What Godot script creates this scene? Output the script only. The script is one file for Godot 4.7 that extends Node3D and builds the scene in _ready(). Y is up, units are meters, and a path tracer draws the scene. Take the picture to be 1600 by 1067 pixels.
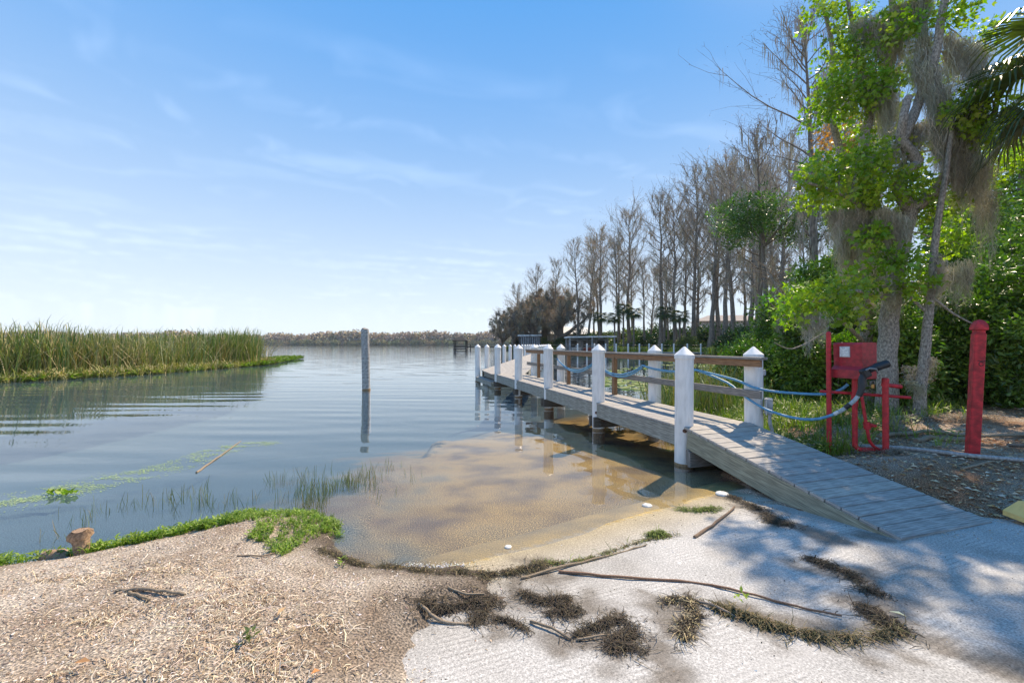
extends Node3D
# Lakeside boat ramp with a timber dock. x is right, y is up, the lake surface is y = 0, the camera looks along -z.

class Shape:
	var v := PackedVector3Array()
	var n := PackedVector3Array()
	var c := PackedColorArray()
	var t := PackedVector2Array()
	var i := PackedInt32Array()
	var col := Color(1, 1, 1)

	func vert(p: Vector3, nn: Vector3, uv := Vector2.ZERO) -> int:
		v.append(p); n.append(nn); c.append(col); t.append(uv)
		return v.size() - 1

	func face(pts: Array, uvs: Array = []) -> void:   # convex polygon, listed counter-clockwise as seen from outside
		var nn: Vector3 = (pts[1] - pts[0]).cross(pts[2] - pts[0]).normalized()
		var b := v.size()
		for k in pts.size():
			vert(pts[k], nn, uvs[k] if uvs.size() else Vector2(pts[k].x + pts[k].y * 0.37, pts[k].z + pts[k].y))
		for k in range(1, pts.size() - 1):
			i.append(b); i.append(b + k + 1); i.append(b + k)

	func tri2(a: Vector3, b: Vector3, d: Vector3, nn: Vector3) -> void:
		var k := v.size()
		vert(a, nn); vert(b, nn); vert(d, nn)
		i.append(k); i.append(k + 2); i.append(k + 1)

	func box(xf: Transform3D, s: Vector3, ch := 0.0) -> void:   # box centred on xf, edges chamfered by ch; texture runs along its longest side
		var h := s * 0.5
		var ax := [Vector3(1, 0, 0), Vector3(0, 1, 0), Vector3(0, 0, 1)]
		var longest := 0 if s.x >= s.y and s.x >= s.z else (1 if s.y >= s.z else 2)
		var off := Vector2(xf.origin.x * 1.7 + xf.origin.y, xf.origin.z * 2.3 + xf.origin.y * 3.1)
		for a in 3:
			for sg in [-1.0, 1.0]:
				var b := (a + 1) % 3
				var d := (a + 2) % 3
				var q := []
				var uv := []
				for k in [[-1, -1], [1, -1], [1, 1], [-1, 1]]:
					var p := Vector3.ZERO
					p[a] = h[a] * sg
					p[b] = (h[b] - ch) * k[0] * sg
					p[d] = (h[d] - ch) * k[1]
					q.append(xf * p)
					var o := b if longest == a else (b if longest != b else d)
					uv.append(Vector2(p[longest] if longest != a else p[d], p[o]) + off)
				face(q, uv)
		if ch > 0.0:
			for a in 3:
				var b := (a + 1) % 3
				var d := (a + 2) % 3
				for k in [[-1, -1], [1, -1], [1, 1], [-1, 1]]:
					var p0 := Vector3.ZERO
					p0[b] = h[b] * k[0]; p0[d] = (h[d] - ch) * k[1]; p0[a] = -(h[a] - ch)
					var p1 := p0
					p1[b] = (h[b] - ch) * k[0]; p1[d] = h[d] * k[1]
					var p2 := p1
					p2[a] = h[a] - ch
					var p3 := p0
					p3[a] = h[a] - ch
					if k[0] * k[1] > 0:
						face([xf * p0, xf * p1, xf * p2, xf * p3])
					else:
						face([xf * p3, xf * p2, xf * p1, xf * p0])
			for a in [-1.0, 1.0]:
				for b in [-1.0, 1.0]:
					for d in [-1.0, 1.0]:
						var e := [Vector3(h.x * a, (h.y - ch) * b, (h.z - ch) * d), Vector3((h.x - ch) * a, h.y * b, (h.z - ch) * d), Vector3((h.x - ch) * a, (h.y - ch) * b, h.z * d)]
						if a * b * d < 0:
							e.reverse()
						face([xf * e[0], xf * e[1], xf * e[2]])

	func beam(p0: Vector3, p1: Vector3, w: float, h: float, ch := 0.004) -> void:   # a board from p0 to p1, w wide and h high
		var z := (p1 - p0).normalized()
		var x := Vector3.UP.cross(z).normalized() if absf(z.y) < 0.99 else Vector3.RIGHT
		var y := z.cross(x)
		box(Transform3D(Basis(x, y, z), (p0 + p1) * 0.5), Vector3(w, h, p0.distance_to(p1)), ch)

	func tube(p: Array, r: Array, sides := 8, cap := true) -> void:
		var m := p.size()
		var up := Vector3.UP
		var d0: Vector3 = (p[1] - p[0]).normalized()
		if absf(d0.y) > 0.9:
			up = Vector3.RIGHT
		var x := up.cross(d0).normalized()
		var base := v.size()
		var run := 0.0
		for k in m:
			var d: Vector3 = (p[mini(k + 1, m - 1)] - p[maxi(k - 1, 0)]).normalized()
			x = (x - d * x.dot(d)).normalized()
			var y := d.cross(x)
			if k > 0:
				run += p[k].distance_to(p[k - 1])
			for s in sides + 1:
				var a := TAU * s / sides
				var o := x * cos(a) + y * sin(a)
				vert(p[k] + o * r[k], o, Vector2(a * 0.1, run))
		for k in m - 1:
			for s in sides:
				var a := base + k * (sides + 1) + s
				var b := a + sides + 1
				i.append(a); i.append(b); i.append(a + 1)
				i.append(a + 1); i.append(b); i.append(b + 1)
		if cap:
			for e in [0, m - 1]:
				if r[e] > 0.003:
					var d: Vector3 = (p[0] - p[1]).normalized() if e == 0 else (p[m - 1] - p[m - 2]).normalized()
					var cc := vert(p[e], d)
					var ring: int = base + e * (sides + 1)
					var st := v.size()
					for s in sides + 1:
						vert(v[ring + s], d)
					for s in sides:
						if e == 0:
							i.append(cc); i.append(st + s); i.append(st + s + 1)
						else:
							i.append(cc); i.append(st + s + 1); i.append(st + s)

	func lathe(o: Vector3, prof: Array, sides := 20) -> void:   # prof: Vector2(radius, height), from the bottom up; flat-sided between its points
		for k in prof.size() - 1:
			var a: Vector2 = prof[k]
			var b: Vector2 = prof[k + 1]
			var sl := Vector2(b.y - a.y, a.x - b.x).normalized()
			var base := v.size()
			for s in sides + 1:
				var w := TAU * s / sides
				var dr := Vector3(cos(w), 0, sin(w))
				var nn := dr * sl.x + Vector3.UP * sl.y
				vert(o + dr * a.x + Vector3.UP * a.y, nn, Vector2(w * 0.13, a.y))
				vert(o + dr * b.x + Vector3.UP * b.y, nn, Vector2(w * 0.13, b.y))
			for s in sides:
				var q := base + s * 2
				i.append(q); i.append(q + 2); i.append(q + 1)
				i.append(q + 1); i.append(q + 2); i.append(q + 3)

	func ribbon(p: Array, w: Array, side: Vector3) -> void:   # a blade: strip along p, w wide across side
		var b := v.size()
		for k in p.size():
			var d: Vector3 = (p[mini(k + 1, p.size() - 1)] - p[maxi(k - 1, 0)]).normalized()
			var nn := side.cross(d).normalized()
			vert(p[k] - side * w[k] * 0.5, nn); vert(p[k] + side * w[k] * 0.5, nn)
		for k in p.size() - 1:
			var q := b + k * 2
			i.append(q); i.append(q + 2); i.append(q + 1)
			i.append(q + 1); i.append(q + 2); i.append(q + 3)

	func leaf(o: Vector3, d: Vector3, nn: Vector3, l: float, w: float, fold := 0.25) -> void:   # pointed leaf folded along its midrib
		var s := d.cross(nn).normalized()
		var tip := o + d * l
		var m := o + d * l * 0.45
		var e := nn * w * fold
		var k := v.size()
		var na := (nn + s * fold).normalized()
		var nb := (nn - s * fold).normalized()
		vert(o, na); vert(m - s * w * 0.5 + e, na); vert(tip, na)
		vert(o, nb); vert(m + s * w * 0.5 + e, nb); vert(tip, nb)
		for q in [0, 1, 2, 3, 5, 4]:
			i.append(k + q)

	func maple(o: Vector3, d: Vector3, nn: Vector3, l: float) -> void:   # three-lobed leaf
		var s := d.cross(nn).normalized()
		var k := v.size()
		var e := nn * l * 0.12
		var pts := [o, o - s * l * 0.2 + d * l * 0.12, o - s * l * 0.52 + d * l * 0.5 + e, o - s * l * 0.17 + d * l * 0.52, o + d * l - e, o + s * l * 0.17 + d * l * 0.52, o + s * l * 0.52 + d * l * 0.5 + e, o + s * l * 0.2 + d * l * 0.12]
		for q in pts:
			vert(q, nn)
		for q in range(1, 7):
			i.append(k); i.append(k + q); i.append(k + q + 1)

	func mesh(mat: Material) -> ArrayMesh:
		var a := []
		a.resize(Mesh.ARRAY_MAX)
		a[Mesh.ARRAY_VERTEX] = v
		a[Mesh.ARRAY_NORMAL] = n
		a[Mesh.ARRAY_COLOR] = c
		a[Mesh.ARRAY_TEX_UV] = t
		a[Mesh.ARRAY_INDEX] = i
		var m := ArrayMesh.new()
		m.add_surface_from_arrays(Mesh.PRIMITIVE_TRIANGLES, a)
		m.surface_set_material(0, mat)
		return m

const NTH := ["first", "second", "third", "fourth", "fifth", "sixth", "seventh", "eighth", "ninth", "tenth", "eleventh", "twelfth", "thirteenth", "fourteenth", "fifteenth", "sixteenth", "seventeenth", "eighteenth", "nineteenth", "twentieth", "twenty-first", "twenty-second", "twenty-third", "twenty-fourth", "twenty-fifth", "twenty-sixth", "twenty-seventh", "twenty-eighth", "twenty-ninth", "thirtieth"]
var rng := RandomNumberGenerator.new()
var taken := {}
var M := {}
var lump := FastNoiseLite.new()
var blot := FastNoiseLite.new()

func rr(a: float, b: float) -> float:
	return rng.randf_range(a, b)

func rdir() -> Vector3:
	var z := rr(-1, 1)
	var a := rr(0, TAU)
	return Vector3(cos(a) * sqrt(1 - z * z), z, sin(a) * sqrt(1 - z * z))

func V(x: float, y: float, d: float) -> Vector3:
	return Vector3(x, y, -d)

func numbered(called: String) -> String:
	var k: int = taken.get(called, 0)
	taken[called] = k + 1
	return called if k == 0 else "%s_%03d" % [called, k]

func thing(called: String, label: String, category: String, at := Vector3.ZERO, group := "") -> Node3D:
	var o := Node3D.new()
	o.name = numbered(called)
	o.position = at
	add_child(o)
	return tag(o, label, category, group)

func tag(o: Node3D, label: String, category: String, group := "") -> Node3D:
	o.set_meta("label", label)
	o.set_meta("category", category)
	if group:
		o.set_meta("group", group)
	return o

func obj(called: String, s: Shape, mat: Material, parent: Node3D = null) -> MeshInstance3D:
	var o := MeshInstance3D.new()
	o.mesh = s.mesh(mat)
	if parent:
		o.name = called
		parent.add_child(o, true)
	else:
		o.name = numbered(called)
		add_child(o)
	return o

func struct(o: Node3D, label: String) -> Node3D:
	o.set_meta("kind", "structure")
	o.set_meta("label", label)
	return o

func stuff(o: Node3D, label := "", category := "") -> Node3D:
	o.set_meta("kind", "stuff")
	if label:
		o.set_meta("label", label)
	if category:
		o.set_meta("category", category)
	return o

func scatter(called: String, mesh: Mesh, xfs: Array, cols: Array, parent: Node3D = null) -> MultiMeshInstance3D:
	var mm := MultiMesh.new()
	mm.transform_format = MultiMesh.TRANSFORM_3D
	mm.use_colors = true
	mm.mesh = mesh
	mm.instance_count = xfs.size()
	for k in xfs.size():
		mm.set_instance_transform(k, xfs[k])
		mm.set_instance_color(k, cols[k % cols.size()])
	var o := MultiMeshInstance3D.new()
	o.multimesh = mm
	if parent:
		o.name = called
		parent.add_child(o, true)
	else:
		o.name = numbered(called)
		add_child(o)
	return o

func copy_of(root: Node3D, at: Vector3, turn: float, size: float, label: String) -> Node3D:
	var r: Node3D = root.duplicate()
	r.name = numbered(String(root.name))
	add_child(r)
	r.position = at
	r.rotation.y = turn
	r.scale = Vector3.ONE * size
	r.set_meta("label", label)
	return r

# ---------- textures and materials ----------
func noise(f: float, kind := FastNoiseLite.TYPE_SIMPLEX_SMOOTH, oct := 4, sd := 1) -> FastNoiseLite:
	var k := FastNoiseLite.new()
	k.noise_type = kind
	k.frequency = f
	k.fractal_octaves = oct
	k.fractal_type = FastNoiseLite.FRACTAL_FBM if oct > 1 else FastNoiseLite.FRACTAL_NONE
	k.seed = sd
	return k

func bytes(k: FastNoiseLite, w: int, h: int) -> PackedByteArray:
	var im := k.get_seamless_image(w, h)
	im.convert(Image.FORMAT_L8)
	return im.get_data()

func grey(w: int, h: int, d: PackedByteArray) -> ImageTexture:
	return ImageTexture.create_from_image(Image.create_from_data(w, h, false, Image.FORMAT_L8, d))

func mottle(f: float, lo: float, hi: float, sd: int, oct := 4, kind := FastNoiseLite.TYPE_SIMPLEX_SMOOTH, w := 512, h := 512) -> ImageTexture:
	var d := bytes(noise(f, kind, oct, sd), w, h)
	for k in d.size():
		d[k] = int(clampf(lerpf(lo, hi, d[k] / 255.0), 0, 1) * 255)
	return grey(w, h, d)

func bumps(f: float, sd: int, oct := 4, strength := 4.0) -> ImageTexture:
	var im := noise(f, FastNoiseLite.TYPE_SIMPLEX_SMOOTH, oct, sd).get_seamless_image(512, 512)
	im.convert(Image.FORMAT_RGBA8)
	im.bump_map_to_normal_map(strength)
	return ImageTexture.create_from_image(im)

func mat(called: String, r: float, g: float, b: float, rough := 0.8, tex: Texture2D = null, scale := Vector3.ONE, triplanar := true) -> StandardMaterial3D:
	var m := StandardMaterial3D.new()
	m.resource_name = called
	m.albedo_color = Color(r, g, b).linear_to_srgb()
	m.roughness = rough
	m.albedo_texture = tex
	m.uv1_scale = scale
	m.uv1_triplanar = triplanar and tex != null
	m.vertex_color_use_as_albedo = true
	M[called] = m
	return m

func leafy(called: String, warm: Color, rough := 0.5) -> StandardMaterial3D:
	var m := mat(called, 1, 1, 1, rough)
	m.backlight_enabled = true
	m.backlight = warm
	return m

func bump(m: StandardMaterial3D, t: Texture2D, k: float) -> void:
	m.normal_enabled = true
	m.normal_texture = t
	m.normal_scale = k

func make_materials() -> void:
	var fine := mottle(0.02, 0.55, 1.15, 3, 5)
	var soft := mottle(0.008, 0.72, 1.1, 5, 5)
	var streaks := mottle(0.014, 0.90, 1.06, 17, 5)
	var worn := mottle(0.010, 0.66, 1.08, 7, 6)
	var faint := mottle(0.012, 0.93, 1.04, 6, 5)
	var grain := bytes(noise(0.012, FastNoiseLite.TYPE_SIMPLEX_SMOOTH, 5, 8), 512, 512)
	# wood: noise drawn out along u, so that it reads as grain
	var g2 := PackedByteArray()
	g2.resize(512 * 512)
	for y in 512:
		for x in 512:
			var a := grain[((y * 9) % 512) * 512 + x / 4 + 128 * ((y * 9 / 512) % 2)]
			var b := grain[((y * 3) % 512) * 512 + x]
			g2[y * 512 + x] = clampi(int(208 + (a - 128) * 0.34 + (b - 128) * 0.30), 90, 255)
	var wood := grey(512, 512, g2)
	var gi := Image.create_from_data(512, 512, false, Image.FORMAT_L8, g2)
	gi.convert(Image.FORMAT_RGBA8)
	gi.bump_map_to_normal_map(3.0)
	var wood_n := ImageTexture.create_from_image(gi)
	var rough_n := bumps(0.03, 11, 5, 6.0)
	for k in 4:
		bump(mat("plank%d" % k, [0.56, 0.52, 0.58, 0.50][k], [0.51, 0.485, 0.53, 0.465][k], [0.455, 0.445, 0.465, 0.43][k], 0.85, wood, Vector3(0.8, 3.0, 1), false), wood_n, 0.35)
	bump(mat("fascia", 0.46, 0.445, 0.38, 0.85, wood, Vector3(0.7, 2.2, 1), false), wood_n, 0.4)
	bump(mat("ramp_side", 0.46, 0.43, 0.31, 0.85, wood, Vector3(0.7, 2.2, 1), false), wood_n, 0.4)
	bump(mat("rail_wood", 0.40, 0.22, 0.11, 0.75, wood, Vector3(0.9, 2.5, 1), false), wood_n, 0.3)
	bump(mat("grey_wood", 0.36, 0.32, 0.28, 0.85, wood, Vector3(0.9, 2.5, 1), false), wood_n, 0.3)
	bump(mat("beam", 0.20, 0.165, 0.13, 0.9, wood, Vector3(0.7, 2.0, 1), false), wood_n, 0.5)
	bump(mat("pile_grey", 0.60, 0.57, 0.54, 0.9, wood, Vector3(4.0, 0.5, 1), false), wood_n, 0.5)
	bump(mat("stick", 0.42, 0.32, 0.22, 0.9, wood, Vector3(3.0, 3.0, 1), false), wood_n, 0.4)
	bump(mat("white_paint", 0.86, 0.83, 0.795, 0.5, streaks, Vector3(2.4, 0.45, 2.4)), rough_n, 0.015)
	mat("stain", 0.42, 0.27, 0.14, 0.8, fine, Vector3(3, 3, 3))
	mat("steel", 0.35, 0.34, 0.33, 0.45, fine, Vector3(8, 8, 8)).metallic = 0.7
	mat("rust", 0.20, 0.10, 0.06, 0.8, fine, Vector3(8, 8, 8))
	bump(mat("red_paint", 0.64, 0.026, 0.034, 0.55, worn, Vector3(2.5, 2.5, 2.5)), rough_n, 0.03)
	bump(mat("red_box", 0.46, 0.022, 0.034, 0.45, worn, Vector3(2.5, 2.5, 2.5)), rough_n, 0.02)
	mat("label_white", 0.75, 0.77, 0.76, 0.3, soft, Vector3(9, 9, 9))
	mat("black", 0.018, 0.018, 0.02, 0.45)
	mat("brass", 0.55, 0.36, 0.12, 0.35).metallic = 0.8
	mat("hose", 0.13, 0.36, 0.56, 0.45, soft, Vector3(6, 6, 6))
	mat("hose_pale", 0.42, 0.50, 0.53, 0.5, soft, Vector3(6, 6, 6))
	mat("grey_plastic", 0.50, 0.50, 0.51, 0.5, soft, Vector3(4, 4, 4))
	bump(mat("pipe_grey", 0.48, 0.46, 0.44, 0.6, fine, Vector3(4, 4, 4)), rough_n, 0.2)
	bump(mat("yellow_paint", 0.90, 0.58, 0.19, 0.75, faint, Vector3(3, 3, 3)), rough_n, 0.15)
	bump(mat("bark_pale", 0.48, 0.42, 0.35, 0.95, mottle(0.035, 0.35, 1.25, 21, 4), Vector3(2.0, 0.8, 2.0)), rough_n, 0.8)
	bump(mat("bark", 0.27, 0.22, 0.175, 0.95, fine, Vector3(2.5, 0.8, 2.5)), rough_n, 0.9)
	bump(mat("bark_far", 0.32, 0.26, 0.205, 0.95, fine, Vector3(0.8, 0.2, 0.8)), rough_n, 0.6)
	bump(mat("knee_wood", 0.46, 0.30, 0.19, 0.95, fine, Vector3(6, 2.5, 6)), rough_n, 0.9)
	mat("twig", 1.0, 1.0, 1.0, 0.95)
	leafy("moss", Color(0.55, 0.53, 0.42), 0.95)
	leafy("maple_leaf", Color(0.86, 1.0, 0.2), 0.42)
	leafy("laurel_leaf", Color(0.62, 0.8, 0.18), 0.36)
	leafy("dry_leaf", Color(0.5, 0.35, 0.2), 0.8)
	leafy("grass", Color(0.75, 0.9, 0.25), 0.5)
	leafy("reed", Color(0.6, 0.7, 0.25), 0.55)
	leafy("palm_leaf", Color(0.7, 0.8, 0.3), 0.38)
	mat("chip", 1, 1, 1, 0.9)
	mat("weed_wrack", 1, 1, 1, 0.95)
	mat("shell", 0.62, 0.60, 0.56, 0.6)
	mat("wall_tan", 0.55, 0.47, 0.39, 0.9, soft, Vector3(0.3, 0.3, 0.3))
	mat("roof_tan", 0.50, 0.42, 0.36, 0.9, fine, Vector3(0.5, 0.5, 0.5))
	mat("roof_pale", 0.72, 0.72, 0.70, 0.5, soft, Vector3(0.3, 0.3, 0.3))
	mat("wall_grey", 0.40, 0.40, 0.41, 0.8, soft, Vector3(0.3, 0.3, 0.3))
	mat("dark_wood", 0.06, 0.055, 0.05, 0.9, fine, Vector3(1, 1, 1))
	mat("glass_dark", 0.03, 0.035, 0.04, 0.12)
	mat("boat_red", 0.45, 0.08, 0.05, 0.4)
	# ground: soil with flecks; the vertex colours give its kind, offshore also the blue of the water
	var a1 := bytes(noise(0.11, FastNoiseLite.TYPE_SIMPLEX_SMOOTH, 5, 31), 1024, 1024)
	var a2 := bytes(noise(0.13, FastNoiseLite.TYPE_CELLULAR, 1, 32), 1024, 1024)
	for k in a1.size():
		a1[k] = clampi(int(200 + (a1[k] - 128) * 0.6 + (a2[k] - 128) * 0.4), 60, 255)
	var soil := grey(1024, 1024, a1)
	var si := Image.create_from_data(1024, 1024, false, Image.FORMAT_L8, a1)
	si.convert(Image.FORMAT_RGBA8)
	si.bump_map_to_normal_map(7.0)
	bump(mat("ground", 1, 1, 1, 0.95, soil, Vector3(0.55, 0.55, 1), false), ImageTexture.create_from_image(si), 0.9)
	# concrete: pale, full of small stones, drawn with a ribbed float that has worn away in places
	var c1 := bytes(noise(0.004, FastNoiseLite.TYPE_SIMPLEX_SMOOTH, 4, 41), 1024, 1024)
	var c2 := bytes(noise(0.16, FastNoiseLite.TYPE_CELLULAR, 1, 42), 1024, 1024)
	var c3 := bytes(noise(0.24, FastNoiseLite.TYPE_SIMPLEX_SMOOTH, 3, 43), 1024, 1024)
	var hi := PackedByteArray()
	hi.resize(c1.size())
	for y in 1024:
		for x in 1024:
			var k := y * 1024 + x
			var wear := clampf((c1[k] - 138) / 40.0, 0, 1)
			var rib := sin(TAU * (y * 62.0 / 1024.0) + (c1[(k + 4096) % 1048576] - 128) * 0.012)
			var hgt := 120.0 + (c3[k] - 128) * 0.35 + (c2[k] - 128) * 0.25 + rib * 34.0 * wear
			hi[k] = clampi(int(hgt), 0, 255)
			c1[k] = clampi(int(208 + (c1[k] - 128) * 0.12 + (c2[k] - 128) * 0.22 + (c3[k] - 128) * 0.40 + minf(rib, 0.0) * 20.0 * wear), 70, 255)  # grooves between the ribs are darkened in the colour too
	var cm := mat("concrete", 0.72, 0.695, 0.665, 0.92, grey(1024, 1024, c1), Vector3(0.4, 0.4, 1), false)
	cm.heightmap_enabled = true
	cm.heightmap_texture = grey(1024, 1024, hi)
	cm.heightmap_scale = 0.22
	# lake surface: sum of travelling waves, kept as a normal map that repeats every 14 m
	var wn := Image.create(512, 512, false, Image.FORMAT_RGBF)
	var wv := []
	rng.seed = 99
	for k in 16:
		var ky := 6 + k * 2 + rng.randi_range(0, 2) if k < 9 else 24 + (k - 9) * 9
		var kx := rng.randi_range(-4, 3) if k < 9 else rng.randi_range(-30, 30)
		wv.append([kx * TAU / 512.0, ky * TAU / 512.0, rr(0, TAU), (1.0 if k < 9 else 0.28) * rr(0.5, 1.2)])
	for y in 512:
		for x in 512:
			var sx := 0.0
			var sy := 0.0
			for w in wv:
				var s: float = cos(w[0] * x + w[1] * y + w[2]) * w[3]
				var ln := sqrt(w[0] * w[0] + w[1] * w[1])
				sx += s * w[0] / ln
				sy += s * w[1] / ln
			wn.set_pixel(x, y, Color(0.5 - sx * 0.12, 0.5 + sy * 0.12, 1.0))
	var wm := StandardMaterial3D.new()
	wm.resource_name = "lake_water"
	wm.transparency = BaseMaterial3D.TRANSPARENCY_ALPHA
	wm.albedo_color = Color(0.10, 0.25, 0.34, 0.11)
	wm.roughness = 0.02
	wm.metallic_specular = 0.5
	wm.uv1_scale = Vector3(1 / 14.0, 1 / 14.0, 1)
	bump(wm, ImageTexture.create_from_image(wn), 0.028)
	M["water"] = wm

func sky_clouds() -> ImageTexture:   # thin cirrus, as a cover for the sky
	var w := 1536
	var h := 768
	var im := Image.create(w, h, false, Image.FORMAT_RGBAF)
	var a := noise(1.4, FastNoiseLite.TYPE_SIMPLEX_SMOOTH, 5, 71)
	var b := noise(0.55, FastNoiseLite.TYPE_SIMPLEX_SMOOTH, 3, 72)
	for y in h / 2:
		var el := (0.5 - (y + 0.5) / h) * PI
		for x in w:
			var az := (x + 0.5) / w * TAU
			# a flat sheet of air at one height: position where the line of sight meets it
			var k := 1.0 / maxf(sin(el), 0.07)
			var px := cos(az) * cos(el) * k
			var pz := sin(az) * cos(el) * k
			var q := px * 0.35 + pz * 0.94
			var r := px * 0.94 - pz * 0.35
			var s := a.get_noise_2d(q * 0.35 + b.get_noise_2d(px, pz) * 1.6, r * 1.5)
			var m := b.get_noise_2d(px * 0.45 + 7.0, pz * 0.45)
			var d := clampf((s + 0.02) * 1.3, 0, 1) * clampf(m * 2.0 + 0.45, 0, 1)
			im.set_pixel(x, y, Color(1, 1, 1, d * 0.10 * clampf(el / 0.1, 0, 1) * lerpf(1.0, 0.45, clampf(el / 0.6, 0, 1))))
	return ImageTexture.create_from_image(im)

# ---------- the lie of the land ----------
var shore := [Vector2(-5, 112), Vector2(3, 101), Vector2(9, 91), Vector2(14, 84), Vector2(18.5, 76), Vector2(21, 70), Vector2(23.5, 64), Vector2(25.5, 57), Vector2(26, 50), Vector2(24.5, 42), Vector2(21, 33), Vector2(16.5, 25), Vector2(11.5, 18),
	Vector2(7.8, 13.5), Vector2(5.4, 10.6), Vector2(4.3, 8.8), Vector2(3.5, 7.2), Vector2(2.95, 5.8), Vector2(2.3, 4.75), Vector2(1.5, 4.1), Vector2(0.8, 3.65), Vector2(0.1, 3.25), Vector2(-0.5, 3.0), Vector2(-1.0, 3.02), Vector2(-1.4, 3.3), Vector2(-1.6, 3.75),
	Vector2(-1.95, 3.95), Vector2(-2.4, 3.85), Vector2(-2.75, 3.5), Vector2(-3.2, 3.15), Vector2(-3.75, 3.0), Vector2(-6, 2.55), Vector2(-12, 1.6), Vector2(-40, 0), Vector2(-200, -10), Vector2(-1600, -300), Vector2(-1600, -1600), Vector2(1600, -1600), Vector2(1600, 500), Vector2(60, 330), Vector2(4, 160)]
var slab := [Vector2(-0.8, -6), Vector2(-0.66, 1.0), Vector2(-0.56, 1.7), Vector2(-0.36, 2.2), Vector2(-0.02, 2.6), Vector2(-0.1, 2.9), Vector2(-1.2, 3.3), Vector2(-1.5, 5), Vector2(-1.5, 9), Vector2(2.8, 9.0), Vector2(2.7, 5.6), Vector2(2.5, 4.55), Vector2(2.75, 3.85), Vector2(2.95, 3.32), Vector2(3.9, 3.47), Vector2(4.6, 3.3), Vector2(6.0, 2.9), Vector2(12, 1.2), Vector2(12, -6)]
var sand := [Vector2(-1.3, 3.0), Vector2(-1.55, 3.9), Vector2(-1.75, 4.8), Vector2(-2.2, 7), Vector2(-2.2, 10), Vector2(0, 13), Vector2(3, 12), Vector2(3.7, 8), Vector2(3.0, 5.3), Vector2(2.3, 4.5), Vector2(0, 2.5)]

func inside_by(poly: Array, p: Vector2) -> float:   # distance from the outline, positive inside
	var best := 1e12
	var odd := false
	var m := poly.size()
	for k in m:
		var a: Vector2 = poly[k]
		var b: Vector2 = poly[(k + 1) % m]
		var ab := b - a
		var t := clampf((p - a).dot(ab) / ab.length_squared(), 0, 1)
		best = minf(best, p.distance_squared_to(a + ab * t))
		if (a.y > p.y) != (b.y > p.y) and p.x < (b.x - a.x) * (p.y - a.y) / (b.y - a.y) + a.x:
			odd = not odd
	return sqrt(best) * (1.0 if odd else -1.0)

func slab_height(x: float, d: float) -> float:
	return 0.08 * ((x + 0.46) * 0.49 - (d - 3.0) * 0.87)

func ground_height(x: float, d: float, sd: float, sl: float) -> float:
	var h: float
	var near := clampf(1.0 - (Vector2(x, d).length() - 12.0) / 20.0, 0, 1)
	if sd > 0:
		h = 0.17 * (1.0 - exp(-sd / 0.28)) + 0.045 * sd
		h = minf(h, 1.1 + 0.004 * sd)
		h += near * minf(sd * 1.5, 1.0) * (lump.get_noise_2d(x, d) * 0.05 + lump.get_noise_2d(x * 4.1, d * 4.1) * 0.022 + blot.get_noise_2d(x * 30.0, d * 30.0) * 0.008)
		if x > 3.2:
			h += 0.10 * clampf((x - 3.4) * 1.2, 0, 1) * clampf((d - 2.6) * 0.8, 0, 1) * clampf(sd, 0, 1)
	else:
		h = -0.08 * -sd - 0.012 * sd * sd
		h = maxf(h, -3.5)
		if d > 640:
			h = maxf(h, minf((d - 690.0) * 0.05, 2.5))
	if sl > -1.8:
		var c := slab_height(x, d)
		if sd > 0.0:
			h = lerpf(h, minf(h, maxf(c, 0.03) + 0.02 + 0.3 * maxf(0.0, -sl - 0.15) + lump.get_noise_2d(x * 4.1, d * 4.1) * 0.02), smoothstep(-1.4, -0.1, sl))
		var w := smoothstep(-0.16, 0.05, sl + lump.get_noise_2d(x * 3.0 + 50, d * 3.0) * 0.26 + blot.get_noise_2d(x * 6.0, d * 6.0) * 0.16)
		if c > -0.6:
			h = lerpf(h, c - 0.035 * smoothstep(-0.05, -0.01, c), w)
	var q := Vector2(x, d) - EDGE
	var wd := q.dot(ACROSS)
	var al := q.dot(ALONG)
	if wd > -0.5 and wd < 1.8 and al > -2.7 and al < 3.0:
		var lim := 0.528 + 0.157 * minf(al, 0.0) - 0.10 + maxf(0.0, maxf(-0.05 - wd, wd - 1.1)) * 0.8
		h = minf(h, maxf(lim, slab_height(x, d) - 0.03))
	return h

func height_at(x: float, d: float) -> float:
	var p := Vector2(x, d)
	return ground_height(x, d, inside_by(shore, p), inside_by(slab, p))

func steps(a: float, b: float, s: float, grow: float, far: float) -> Array:
	var out := []
	var x := a
	while x < b:
		out.append(x)
		x += s
	var e := s
	x = b
	while x < far:
		out.append(x)
		e *= grow
		x += e
	out.append(far)
	return out

func mixed(a: Color, b: Color, t: float) -> Color:
	return a.lerp(b, clampf(t, 0, 1))

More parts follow.
